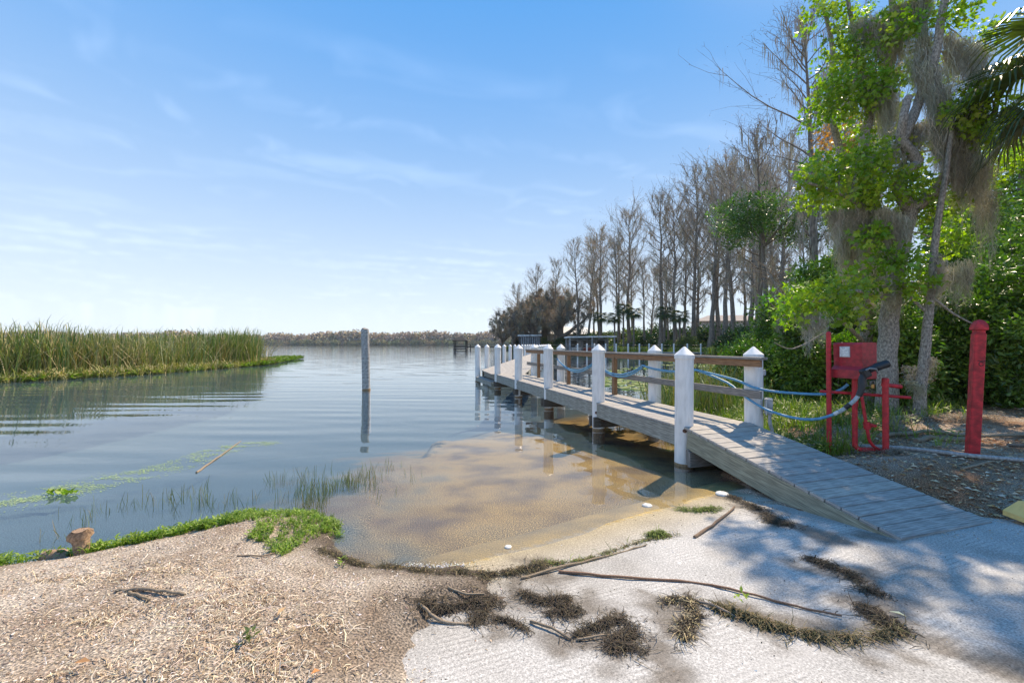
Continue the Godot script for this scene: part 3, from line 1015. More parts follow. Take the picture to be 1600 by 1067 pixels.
	s.tube([Vector3(4.04, 1.15, -4.72), Vector3(4.042, 1.185, -4.72), Vector3(4.055, 1.195, -4.71), Vector3(4.068, 1.185, -4.70), Vector3(4.07, 1.15, -4.70)], same(5, 0.004), 6)
	obj("shackle", s, M.steel, t)
	# square red marker post
	t = thing("marker_post", "square red marker post with moulded cap standing in the mulch", "post", V(5.03, 0.15, 4.6))
	t.rotation = Vector3(0.0, -0.42, -0.045)
	s = Shape.new()
	s.box(Transform3D(Basis(), Vector3(0, 0.78, 0)), Vector3(0.092, 1.58, 0.092), 0.005)
	obj("shaft", s, M.red_paint, t)
	s = Shape.new()
	s.box(Transform3D(Basis(), Vector3(0, 1.588, 0)), Vector3(0.078, 0.04, 0.078), 0.004)
	obj("neck", s, M.red_paint, t)
	s = Shape.new()
	for k in 4:
		var a := k * PI / 2
		var bs := Basis(Vector3.UP, a)
		var pr := [Vector2(0.039, 1.604), Vector2(0.054, 1.610), Vector2(0.055, 1.632), Vector2(0.049, 1.668), Vector2(0.033, 1.702), Vector2(0.015, 1.719), Vector2(0.0, 1.722)]
		for q in pr.size() - 1:
			var l: Vector2 = pr[q]
			var h: Vector2 = pr[q + 1]
			s.face([bs * Vector3(-l.x, l.y, l.x), bs * Vector3(l.x, l.y, l.x), bs * Vector3(h.x, h.y, h.x), bs * Vector3(-h.x, h.y, h.x)])
	obj("post_cap", s, M.red_paint, t)
	s = Shape.new()
	var mk := []
	for q in 15:
		var w := TAU * q / 14.0 * 0.9 + 0.4
		mk.append(Vector3(0.012 + cos(w) * 0.018, 1.24 + sin(w) * 0.022, 0.0475))
	s.tube(mk, same(15, 0.0035), 5)
	s.tube([Vector3(-0.02, 1.275, 0.0475), Vector3(0.01, 1.27, 0.0475), Vector3(0.045, 1.277, 0.0475)], same(3, 0.0035), 5)
	obj("scrawled_mark", s, M.black, t)
	# grey water pipe lying over the mulch
	s = Shape.new()
	s.tube(smooth([Vector3(3.55, 0.30, -5.45), Vector3(4.0, 0.34, -5.2), Vector3(4.34, 0.385, -4.98), Vector3(4.62, 0.405, -4.78), Vector3(4.88, 0.42, -4.44), Vector3(5.3, 0.42, -4.25), Vector3(5.9, 0.43, -4.0)], 4), same(25, 0.024), 10)
	tag(obj("water_pipe", s, M.pipe_grey), "grey water pipe lying on the mulch in front of the red marker post", "pipe")
	# yellow wheel stop at the edge of the concrete
	s = Shape.new()
	var wb := Transform3D(Basis(Vector3.UP, -0.12), V(4.93, 0.18, 3.32))
	var wp := [Vector2(-0.085, 0), Vector2(0.085, 0), Vector2(0.085, 0.04), Vector2(0.05, 0.135), Vector2(-0.05, 0.135), Vector2(-0.085, 0.04)]
	var e0 := []
	var e1 := []
	for q in wp:
		var k: float = 0.0 if q.y < 0.05 else 0.085
		e0.append(wb * Vector3(-0.85 + k, q.y, q.x))
		e1.append(wb * Vector3(0.85 - k, q.y, q.x))
	for k in 6:
		var k2 := (k + 1) % 6
		s.face([e0[k2], e0[k], e1[k], e1[k2]])
	s.face([e0[0], e0[1], e0[2], e0[5]])
	s.face([e0[5], e0[2], e0[3], e0[4]])
	s.face([e1[1], e1[0], e1[5], e1[2]])
	s.face([e1[2], e1[5], e1[4], e1[3]])
	tag(obj("wheel_stop", s, M.yellow_paint), "yellow concrete wheel stop at the edge of the mulch", "wheel stop")

func make_lake_things() -> void:
	var t := thing("mooring_pile", "lone weathered grey pile standing in the open lake", "piling", V(-5.11, 0, 14.7))
	t.rotation.z = 0.022
	var s := Shape.new()
	var prof := []
	var rad := []
	for k in 13:
		prof.append(Vector3(rr(-0.006, 0.006), -1.5 + 3.62 * k / 12.0, rr(-0.006, 0.006)))
		rad.append(0.135 + rr(-0.005, 0.005))
	s.tube(prof, rad, 18)
	obj("shaft", s, M.pile_grey, t)
	s = Shape.new()
	s.tube([Vector3(0, 2.10, 0), Vector3(0.02, 2.15, 0.01)], [0.125, 0.10], 14)
	obj("frayed_top", s, M.grey_wood, t)
	s = Shape.new()
	s.lathe(Vector3.ZERO, [Vector2(0.142, -0.1), Vector2(0.142, 0.04), Vector2(0.137, 0.055)], 18)
	obj("waterline_stain", s, M.stain, t)
	# far boat shelter
	t = thing("boat_shelter", "dark roofed boat shelter standing alone far out on the lake", "boat shelter", V(-14.2, 0, 116.0))
	for k in 4:
		s = Shape.new()
		s.box(Transform3D(Basis(), Vector3(-1.6 + 3.2 * (k % 2), 0.6, -1.6 + 3.2 * (k / 2))), Vector3(0.28, 4.4, 0.28), 0.0)
		obj("post", s, M.dark_wood, t)
	s = Shape.new()
	for k in 4:
		var b := Basis(Vector3.UP, k * PI / 2)
		s.face([b * Vector3(-2.1, 2.7, 2.1), b * Vector3(2.1, 2.7, 2.1), b * Vector3(0.6, 3.7, 0.6), b * Vector3(-0.6, 3.7, 0.6)])
		s.face([b * Vector3(-2.1, 2.5, 2.1), b * Vector3(2.1, 2.5, 2.1), b * Vector3(2.1, 2.7, 2.1), b * Vector3(-2.1, 2.7, 2.1)])
	s.face([Vector3(-0.6, 3.7, 0.6), Vector3(0.6, 3.7, 0.6), Vector3(0.6, 3.7, -0.6), Vector3(-0.6, 3.7, -0.6)])
	s.face([Vector3(-2.1, 2.5, -2.1), Vector3(2.1, 2.5, -2.1), Vector3(2.1, 2.5, 2.1), Vector3(-2.1, 2.5, 2.1)])
	obj("roof", s, M.dark_wood, t)
	s = Shape.new()
	s.box(Transform3D(Basis(), Vector3(0, 0.35, 0)), Vector3(3.6, 0.3, 3.6), 0.0)
	obj("platform", s, M.dark_wood, t)
	s = Shape.new()
	s.box(Transform3D(Basis(), Vector3(0, 0.95, 1.7)), Vector3(3.3, 0.35, 0.1), 0.0)
	s.box(Transform3D(Basis(), Vector3(0, 0.95, -1.7)), Vector3(3.3, 0.35, 0.1), 0.0)
	obj("guard_board", s, M.dark_wood, t)
	t = thing("shelter_pier", "thin dark pier linking the lone boat shelter with the wooded bank", "pier")
	s = Shape.new()
	s.box(Transform3D(Basis(), V(-4.5, 0.85, 116.5)), Vector3(16.0, 0.25, 1.2), 0.0)
	obj("deck", s, M.dark_wood, t)
	for k in 7:
		s = Shape.new()
		s.box(Transform3D(Basis(), V(-11.5 + k * 2.4, 0.6, 116.0)), Vector3(0.22, 2.0 + 1.3 * float(k == 2 or k == 5), 0.22), 0.0)
		obj("post", s, M.dark_wood, t)
	# boathouses on the bank
	for h in 2:
		var wide: float = [7.4, 5.2][h]
		var deep: float = [5.0, 5.0][h]
		var top: float = [2.75, 3.55][h]
		t = thing("boathouse", ["open grey boathouse with a flat pale roof and boats inside", "smaller boathouse with a white roof edge and grey slatted walls"][h], "boathouse", [V(12.3, 0, 66.5), V(3.9, 0, 94.0)][h])
		s = Shape.new()
		s.box(Transform3D(Basis(Vector3.BACK, 0.012), Vector3(0, top, 0)), Vector3(wide, [0.22, 0.32][h], deep), 0.02)
		obj("roof", s, M.roof_pale, t)
		for k in 6:
			s = Shape.new()
			s.box(Transform3D(Basis(), Vector3((k % 3 - 1) * (wide * 0.5 - 0.3), top * 0.5 - 0.3, (deep * 0.5 - 0.3) * (1 if k < 3 else -1))), Vector3(0.2, top + 0.5, 0.2), 0.0)
			obj("post", s, M.wall_grey if h == 0 else M.dark_wood, t)
		s = Shape.new()
		s.box(Transform3D(Basis(), Vector3(0, 0.42, 0)), Vector3(wide, 0.22, deep), 0.0)
		obj("deck", s, M.dark_wood, t)
		if h == 0:
			s = Shape.new()
			s.box(Transform3D(Basis(), Vector3(0, 1.5, -2.3)), Vector3(wide - 0.4, 2.0, 0.1), 0.0)
			obj("back_wall", s, M.wall_grey, t)
			for k in 3:
				s = Shape.new()
				s.box(Transform3D(Basis(), Vector3(-2.3 + k * 2.3, 1.7, -2.2)), Vector3(1.2, 1.0, 0.06), 0.0)
				obj("window", s, M.glass_dark, t)
		else:
			for k in 12:
				s = Shape.new()
				s.box(Transform3D(Basis(), Vector3(-2.2 + k * 0.4, 1.95, 2.2)), Vector3(0.22, 2.8, 0.06), 0.0)
				obj("slat", s, M.wall_grey, t)
			s = Shape.new()
			s.box(Transform3D(Basis(), Vector3(0, 1.9, -2.2)), Vector3(wide - 0.5, 2.8, 0.1), 0.0)
			obj("back_wall", s, M.dark_wood, t)
	for k in 3:
		var bt := thing("moored_boat", ["red hulled boat stored under the flat roofed boathouse", "white boat in the lake end of the flat roofed boathouse", "white boat in the bank end of the flat roofed boathouse"][k], "boat", V([12.0, 10.2, 14.2][k], 0.65, 66.2), "boats stored in the boathouse")
		s = Shape.new()
		var sec := [[-1.0, 0.0, 0.0], [-0.95, 0.35, 0.42], [0.2, 0.42, 0.45], [0.8, 0.25, 0.5], [1.15, 0.02, 0.55]]
		for q in sec.size() - 1:
			var a: Array = sec[q]
			var b: Array = sec[q + 1]
			for m in [-1.0, 1.0]:
				var f := [Vector3(a[0] * 0.7, a[2], a[1] * m), Vector3(b[0] * 0.7, b[2], b[1] * m), Vector3(b[0] * 0.65, 0, b[1] * 0.3 * m), Vector3(a[0] * 0.65, 0, a[1] * 0.3 * m)]
				s.face(f)
			s.face([Vector3(a[0] * 0.7, a[2] - 0.06, a[1]), Vector3(b[0] * 0.7, b[2] - 0.06, b[1]), Vector3(b[0] * 0.7, b[2] - 0.06, -b[1]), Vector3(a[0] * 0.7, a[2] - 0.06, -a[1])])
		obj("hull", s, M.boat_red if k == 0 else M.white_paint, bt)
		s = Shape.new()
		s.box(Transform3D(Basis(), Vector3(0.1, 0.62, 0)), Vector3(0.5, 0.3, 0.4), 0.05)
		obj("console", s, M.wall_grey, bt)
	# houses behind the trees
	house("lake_house", "two storey tan house showing between the bare trunks", V(62.5, 0.9, 122.0), Vector3(17, 7.6, 9), -0.15, M.wall_tan, M.roof_tan, 2, 5)
	house("bank_house", "low pale roofed house behind the boathouses", V(15.5, 0.9, 108.0), Vector3(13, 3.6, 8), 0.1, M.wall_tan, M.roof_pale, 1, 4)

func house(called: String, label: String, at: Vector3, size: Vector3, turn: float, wall: Material, roof: Material, floors: int, wins: int) -> void:
	var t := thing(called, label, "house", at)
	t.rotation.y = turn
	var s := Shape.new()
	s.box(Transform3D(Basis(), Vector3(0, size.y * 0.5 - 0.3, 0)), Vector3(size.x, size.y, size.z), 0.0)
	obj("wall", s, wall, t)
	s = Shape.new()
	var a := size.x * 0.5 + 0.7
	var b := size.z * 0.5 + 0.7
	var y := size.y - 0.32
	var r := a - b * 0.8
	s.face([Vector3(-a, y, b), Vector3(a, y, b), Vector3(r, y + 1.9, 0), Vector3(-r, y + 1.9, 0)])
	s.face([Vector3(a, y, -b), Vector3(-a, y, -b), Vector3(-r, y + 1.9, 0), Vector3(r, y + 1.9, 0)])
	s.face([Vector3(a, y, b), Vector3(a, y, -b), Vector3(r, y + 1.9, 0)])
	s.face([Vector3(-a, y, -b), Vector3(-a, y, b), Vector3(-r, y + 1.9, 0)])
	s.face([Vector3(-a, y, -b), Vector3(a, y, -b), Vector3(a, y, b), Vector3(-a, y, b)])
	obj("roof", s, roof, t)
	for f in floors:
		for k in wins:
			s = Shape.new()
			var x := -size.x * 0.5 + size.x * (k + 0.5) / wins
			s.box(Transform3D(Basis(), Vector3(x, 1.5 + f * 3.2, size.z * 0.5 + 0.02)), Vector3(1.7, 1.4, 0.12), 0.0)
			var w := obj("window", s, M.white_paint, t)
			s = Shape.new()
			s.box(Transform3D(Basis(), Vector3(x, 1.5 + f * 3.2, size.z * 0.5 + 0.09)), Vector3(1.45, 1.15, 0.04), 0.0)
			obj("pane", s, M.glass_dark, w)
	if floors > 1:
		s = Shape.new()
		s.box(Transform3D(Basis(), Vector3(0, 3.0, size.z * 0.5 + 1.2)), Vector3(size.x * 0.8, 0.25, 2.4), 0.0)
		obj("balcony", s, M.white_paint, t)

# ---------- growing things ----------
var near_h := PackedFloat32Array()
var near_sd := PackedFloat32Array()
var near_sl := PackedFloat32Array()

func read_near() -> void:   # heights of the near ground on a 10 cm grid
	for r in 130:
		for q in 150:
			var p := Vector2(-5.0 + q * 0.1, 0.5 + r * 0.1)
			var a := inside_by(shore, p)
			var b := inside_by(slab, p)
			near_sd.append(a)
			near_sl.append(b)
			near_h.append(ground_height(p.x, p.y, a, b))

func near_at(f: PackedFloat32Array, x: float, d: float) -> float:
	var a := clampf((x + 5.0) / 0.1, 0, 148.9)
	var b := clampf((d - 0.5) / 0.1, 0, 128.9)
	var q := int(a)
	var r := int(b)
	var k := r * 150 + q
	return lerpf(lerpf(f[k], f[k + 1], a - q), lerpf(f[k + 150], f[k + 151], a - q), b - r)

func on_ground(x: float, d: float) -> float:
	return maxf(near_at(near_h, x, d), slab_height(x, d) if near_at(near_sl, x, d) > -0.25 else -9.0)

func tint(c: Color, k := 0.25) -> Color:
	var f := rr(1 - k, 1 + k)
	return Color(c.r * f * rr(0.92, 1.08), c.g * f, c.b * f * rr(0.85, 1.15))

func tints(list: Array, n := 24, k := 0.25) -> Array:
	var o := []
	for q in n:
		o.append(tint(list[rng.randi_range(0, list.size() - 1)], k))
	return o

func set_down(p: Vector3, size: float, tilt := 0.2, tall := 1.0) -> Transform3D:
	var b := Basis(Vector3.UP, rr(0, TAU)) * Basis(Vector3.RIGHT, rr(-tilt, tilt))
	return Transform3D(b.scaled(Vector3(size, size * tall, size)), p)

func any_way(p: Vector3, size: float) -> Transform3D:
	return Transform3D(Basis(rdir(), rr(0, TAU)).scaled(Vector3.ONE * size), p)

func leaf_clump(m: Material, n: int, r: float, l: float, kind: int) -> Mesh:
	var s := Shape.new()
	s.col = Color(1, 1, 1)
	for k in n:
		var d := rdir()
		var o := d * r * pow(rng.randf(), 0.45)
		o.y *= 0.75
		var dr := (d + rdir() * 0.7 + Vector3(0, -0.25, 0)).normalized()
		var nn := (Vector3.UP * 0.8 + rdir()).normalized()
		nn = (nn - dr * nn.dot(dr)).normalized()
		var f := rr(0.75, 1.2)
		s.col = Color(f, f * rr(0.94, 1.05), f * 0.95)
		if kind == 0:
			s.maple(o, dr, nn, l * rr(0.6, 1.15))
		else:
			s.leaf(o, dr, nn, l * rr(0.7, 1.2), l * 0.4)
	return s.mesh(m)

func moss_clump(n: int, spread: float, w: float) -> Mesh:   # hangs one unit down from the origin
	var s := Shape.new()
	for k in n:
		var f := rr(0.7, 1.25)
		s.col = Color(f, f, f * rr(0.9, 1.0))
		var p := Vector3(rr(-1, 1) * spread, rr(-0.03, 0.05), rr(-1, 1) * spread)
		var l := rr(0.25, 1.0) * rr(0.6, 1.0)
		var pts := []
		var wd := []
		var drift := Vector3(rr(-1, 1), 0, rr(-1, 1)) * spread * 0.6
		for q in 7:
			var t := q / 6.0
			pts.append(p + drift * t * t - Vector3.UP * l * t + Vector3(rr(-1, 1), 0, rr(-1, 1)) * 0.05 * (1.0 if q else 0.0) - p * Vector3(1, 0, 1) * t * 0.55)
			wd.append(w * (1.0 - t * 0.7))
		var a := rr(0, TAU)
		s.ribbon(pts, wd, Vector3(cos(a), 0, sin(a)))
		for q in 5:
			var b: Vector3 = pts[1 + q].lerp(pts[mini(2 + q, 6)], rng.randf())
			var e := b + Vector3(rr(-1, 1) * 0.075, rr(-0.10, 0.03), rr(-1, 1) * 0.075)
			s.ribbon([b, b.lerp(e, 0.6) + Vector3(0, 0.012, 0), e], [w * 0.7, w * 0.6, w * 0.25], Vector3(cos(a + 1), 0, sin(a + 1)))
	return s.mesh(M.moss)

func grass_tuft(m: Material, n: int, h: float, w: float, lean: float) -> Mesh:
	var s := Shape.new()
	for k in n:
		var f := rr(0.75, 1.25)
		s.col = Color(f * rr(0.9, 1.15), f, f * 0.9)
		var a := rr(0, TAU)
		var o := Vector3(rr(-1, 1), 0, rr(-1, 1)) * h * 0.22
		var out := Vector3(cos(a), 0, sin(a)) * h * rr(0.1, lean)
		var t := h * rr(0.55, 1.0)
		s.ribbon([o, o + out * 0.25 + Vector3.UP * t * 0.5, o + out * 0.65 + Vector3.UP * t * 0.85, o + out + Vector3.UP * t * rr(0.8, 1.0)], [w, w * 0.9, w * 0.6, w * 0.08], Vector3(-sin(a + rr(-0.6, 0.6)), 0, cos(a)).normalized())
	return s.mesh(m)

func weed_tuft(m: Material, n: int, h: float, l: float) -> Mesh:
	var s := Shape.new()
	for k in n:
		var f := rr(0.75, 1.25)
		s.col = Color(f, f, f * 0.9)
		var a := rr(0, TAU)
		var o := Vector3(rr(-1, 1) * h * 0.5, h * rr(0.1, 1.0), rr(-1, 1) * h * 0.5)
		var d := Vector3(cos(a), rr(-0.1, 0.7), sin(a)).normalized()
		s.leaf(o, d, (Vector3.UP - d * d.y).normalized(), l * rr(0.6, 1.2), l * 0.42)
		if k % 3 == 0:
			s.ribbon([Vector3(o.x * 0.5, -0.02, o.z * 0.5), o], [0.005, 0.003], Vector3.RIGHT)
	return s.mesh(m)

func wander(p: Vector3, d: Vector3, l: float, n: int, wob: float, lift: float) -> Array:
	var out := [p]
	for k in n:
		d = (d + rdir() * wob + Vector3.UP * lift).normalized()
		p += d * l / n
		out.append(p)
	return out

func taper(a: float, b: float, n: int) -> Array:
	var o := []
	for k in n:
		o.append(lerpf(a, b, float(k) / maxf(n - 1, 1)))
	return o

func bare_tree(called: String, h: float, start: float, reach: float, twig_w: float, subs: int, tone: Color, hang: float, bend := 0.0) -> Node3D:   # leafless cypress hung with moss
	var root := Node3D.new()
	root.name = called
	var wood := Shape.new()
	var tw := Shape.new()
	var ms := Shape.new()
	var tp := []
	var tr := []
	var wob := Vector3.ZERO
	for k in 12:
		var f := k / 11.0
		wob += Vector3(rr(-1, 1), 0, rr(-1, 1)) * h * 0.006
		tp.append(Vector3(bend * f * f * h, f * h, 0) + wob)
		tr.append((0.014 * h * (1.0 - f * 0.93)) * (1.0 + 1.1 * exp(-f * 16.0)))
	wood.tube(tp, tr, 9)
	var y := start * h
	var turn := rr(0, TAU)
	while y < h * 0.985:
		var f := y / h
		var at := tp[int(f * 11)].lerp(tp[mini(int(f * 11) + 1, 11)], f * 11 - int(f * 11)) as Vector3
		turn += 2.4 + rr(-0.5, 0.5)
		var up := rr(0.25, 0.9) + f * 0.5
		var d := Vector3(cos(turn), up, sin(turn)).normalized()
		var gr := (f - start) / (1.0 - start)
		var l := (reach * h * (0.35 + 0.9 * smoothstep(0.0, 0.5, gr)) * sqrt(maxf(0.02, 1.0 - gr * gr * 0.97)) * rr(0.35, 1.1)) * (1.35 if rng.randf() < 0.15 else 1.0) + 0.012 * h
		var b := wander(at, d, l, 5, 0.16, 0.08)
		wood.tube(b, taper(0.0045 * h * (1.25 - f), twig_w * 0.6, 6), 5, false)
		for q in subs:
			var t := rr(0.25, 1.0)
			var kk := mini(int(t * 5), 4)
			var o: Vector3 = b[kk].lerp(b[kk + 1], t * 5 - kk)
			var sd: Vector3 = ((b[kk + 1] - b[kk]).normalized() + rdir() * 0.75 + Vector3.UP * 0.2).normalized()
			var sb := wander(o, sd, l * rr(0.25, 0.5) + 0.25, 3, 0.25, 0.05)
			tw.col = tint(tone, 0.2)
			tw.ribbon(sb, [twig_w * 1.3, twig_w, twig_w * 0.8, twig_w * 0.5], sd.cross(rdir()).normalized())
			for z in 5:
				var e: Vector3 = sb[rng.randi_range(0, 3)]
				var td := (sd * 0.7 + rdir()).normalized()
				var tl := rr(0.15, 0.42) * (0.6 + h * 0.02)
				tw.ribbon([e, e + td * tl * 0.5 + Vector3(0, 0.02, 0), e + td * tl], [twig_w * 0.8, twig_w * 0.6, twig_w * 0.3], td.cross(rdir()).normalized())
				if z < 2:
					var g := e + td * tl
					tw.leaf(g, (rdir() + Vector3.DOWN).normalized(), rdir(), twig_w * 4.0, twig_w * 2.0)
			if rng.randf() < hang:
				ms.col = tint(Color(0.42, 0.38, 0.31), 0.2)
				for z in 3:
					var o2 := o + rdir() * 0.12
					var ll := rr(0.35, 1.3) * (0.4 + h * 0.03)
					var a := rr(0, TAU)
					ms.ribbon([o2, o2 + Vector3(rr(-0.06, 0.06), -ll * 0.5, rr(-0.06, 0.06)), o2 - Vector3.UP * ll], [twig_w * 2.0, twig_w * 1.8, twig_w * 0.4], Vector3(cos(a), 0, sin(a)))
		y += h * rr(0.010, 0.026) * (1.3 - f * 0.5)
	obj("trunk", wood, M.bark_far, root)
	stuff(obj("twigs", tw, M.twig, root))
	if ms.v.size():
		stuff(obj("hanging_moss", ms, M.moss, root))
	return root

func oak_tree(called: String, h: float, wide: float, tone: Array, leaves: int, hang: int) -> Node3D:   # broad spreading tree with small dull leaves
	var root := Node3D.new()
	root.name = called
	var wood := Shape.new()
	var ends := []
	for k in 9:
		var a := TAU * k / 9.0 + rr(-0.3, 0.3)
		var d := Vector3(cos(a), rr(0.3, 1.4), sin(a)).normalized()
		var st := Vector3(rr(-0.1, 0.1), h * rr(0.12, 0.3), rr(-0.1, 0.1))
		var b := wander(st, d, wide * rr(0.7, 1.0), 6, 0.22, 0.06)
		wood.tube(b, taper(0.025 * h, 0.006 * h, 7), 6, false)
		for q in range(2, 7):
			for z in 3:
				var e := wander(b[q], ((b[q] - b[q - 1]).normalized() * 0.5 + rdir() + Vector3.UP * 0.4).normalized(), wide * rr(0.2, 0.42), 4, 0.3, 0.08)
				wood.tube(e, taper(0.006 * h, 0.002 * h, 5), 4, false)
				ends.append_array([e[2], e[3], e[4]])
	wood.tube([Vector3(0, -0.5, 0), Vector3(0, 0.02 * h, 0), Vector3(0.05, 0.15 * h, 0), Vector3(0, 0.33 * h, 0)], [0.06 * h, 0.042 * h, 0.033 * h, 0.03 * h], 9)
	obj("trunk", wood, M.bark, root)
	var cl := leaf_clump(M.dry_leaf, 46, 0.95, 0.26, 1)
	var xf := []
	for k in leaves:
		var e: Vector3 = ends[rng.randi_range(0, ends.size() - 1)]
		xf.append(any_way(e + rdir() * wide * 0.07, rr(0.5, 1.0) * wide / 9.0))
	stuff(scatter("crown", cl, xf, tints(tone, 40, 0.3), root))
	var mx := []
	for k in hang:
		var e: Vector3 = ends[rng.randi_range(0, ends.size() - 1)]
		mx.append(Transform3D(Basis(Vector3.UP, rr(0, TAU)).scaled(Vector3(2.2, rr(0.8, 2.0), 2.2)), e))
	if hang:
		stuff(scatter("hanging_moss", moss_far, mx, tints([Color(0.30, 0.29, 0.24)], 20, 0.25), root))
	return root

var moss_far: Mesh
var moss_a: Array = []
var maple_clumps: Array = []
var laurel_clumps: Array = []

func shrub(called: String, label: String, at: Vector3, size: Vector3, n: int, tone: Array, group := "", m: int = 0, k_leaf := 1.0) -> Node3D:
	var t := thing(called, label, "shrub" if called.contains("shrub") else "tree", at, group)
	fill_shrub(t, size, n, tone, m, k_leaf)
	return t

func fill_shrub(t: Node3D, size: Vector3, n: int, tone: Array, m: int, k_leaf: float) -> void:
	var st := Shape.new()
	var xf := []
	var lobes := []
	for k in 9:
		var d := rdir()
		d.y = absf(d.y) * 0.9 + 0.1
		lobes.append(Vector3(d.x * size.x, d.y * size.y * 0.85 + size.y * 0.1, d.z * size.z) * rr(0.45, 0.95))
	for q in lobes:
		st.tube(wander(Vector3(rr(-0.1, 0.1), -0.2, rr(-0.1, 0.1)), (q as Vector3 + Vector3.UP).normalized(), q.length(), 4, 0.12, 0.0), taper(0.02 + size.y * 0.008, 0.006, 5), 5, false)
	for k in n:
		var q: Vector3 = lobes[rng.randi_range(0, 8)]
		var d := rdir() * pow(rng.randf(), 0.4)
		var p := q + Vector3(d.x * size.x, d.y * size.y, d.z * size.z) * 0.36
		if p.y < 0.05:
			p.y = rr(0.05, 0.3)
		xf.append(any_way(p, rr(0.75, 1.25) * k_leaf))
	obj("stem", st, M.bark, t)
	var list := laurel_clumps if m == 0 else maple_clumps
	var third := xf.size() / 3
	for k in 3:
		stuff(scatter("foliage", list[k], xf.slice(k * third, (k + 1) * third), tints(tone, 60, 0.45), t))

func make_clumps() -> void:
	for k in 3:
		maple_clumps.append(leaf_clump(M.maple_leaf, 40, 0.27, 0.105, 0))
		laurel_clumps.append(leaf_clump(M.laurel_leaf, 44, 0.30, 0.125, 1))
		moss_a.append(moss_clump(52, [0.09, 0.15, 0.06][k], 0.0062))
	moss_far = moss_clump(26, 0.16, 0.035)

func make_far_woods() -> void:
	# wooded far bank, about seven hundred metres away
	var s := Shape.new()
	for k in 90:
		var d := rdir()
		var o := Vector3(d.x, d.y * 0.5 + 0.55, d.z) * Vector3(0.34, 0.9, 0.34) * pow(rng.randf(), 0.33)
		o.y = clampf(o.y, 0.05, 1.0)
		var f := rr(0.7, 1.3)
		s.col = Color(f, f, f)
		s.leaf(o, rdir(), (rdir() + Vector3.UP * 0.6).normalized(), rr(0.13, 0.26), 0.13)
	s.col = Color(1, 1, 1)
	s.ribbon([Vector3(0, -0.1, 0), Vector3(0, 0.9, 0)], [0.02, 0.008], Vector3.RIGHT)
	var me := s.mesh(M.dry_leaf)
	var xf := []
	var cols := []
	var bare := [Color(0.42, 0.345, 0.27), Color(0.48, 0.39, 0.29), Color(0.38, 0.33, 0.26), Color(0.44, 0.36, 0.22), Color(0.34, 0.32, 0.19)]
	var green := [Color(0.21, 0.24, 0.11), Color(0.26, 0.26, 0.12), Color(0.17, 0.2, 0.09), Color(0.31, 0.26, 0.15)]
	for k in 5200:
		var x := rr(-1150, 260)
		var row := rng.randf()
		var d := 694.0 + row * 60.0
		var hill := 1.0 + 0.22 * lump.get_noise_1d(x * 0.02) * 2.0
		var low := row < 0.3
		var h: float = (rr(6, 12) if low else rr(14, 24) * hill)
		xf.append(Transform3D(Basis(Vector3.UP, rr(0, TAU)).scaled(Vector3(h * (1.25 if low else 0.85), h, h)), V(x, (d - 690) * 0.05 - 0.5, d)))
		cols.append(tint((green if low or rng.randf() < 0.12 else bare)[rng.randi_range(0, 3)], 0.2))
	struct_stuff(scatter("far_shore_woods", me, xf, cols), "unbroken brown and green woods along the far shore of the lake", "woods")

func struct_stuff(o: Node3D, label: String, category: String) -> void:
	stuff(o, label, category)

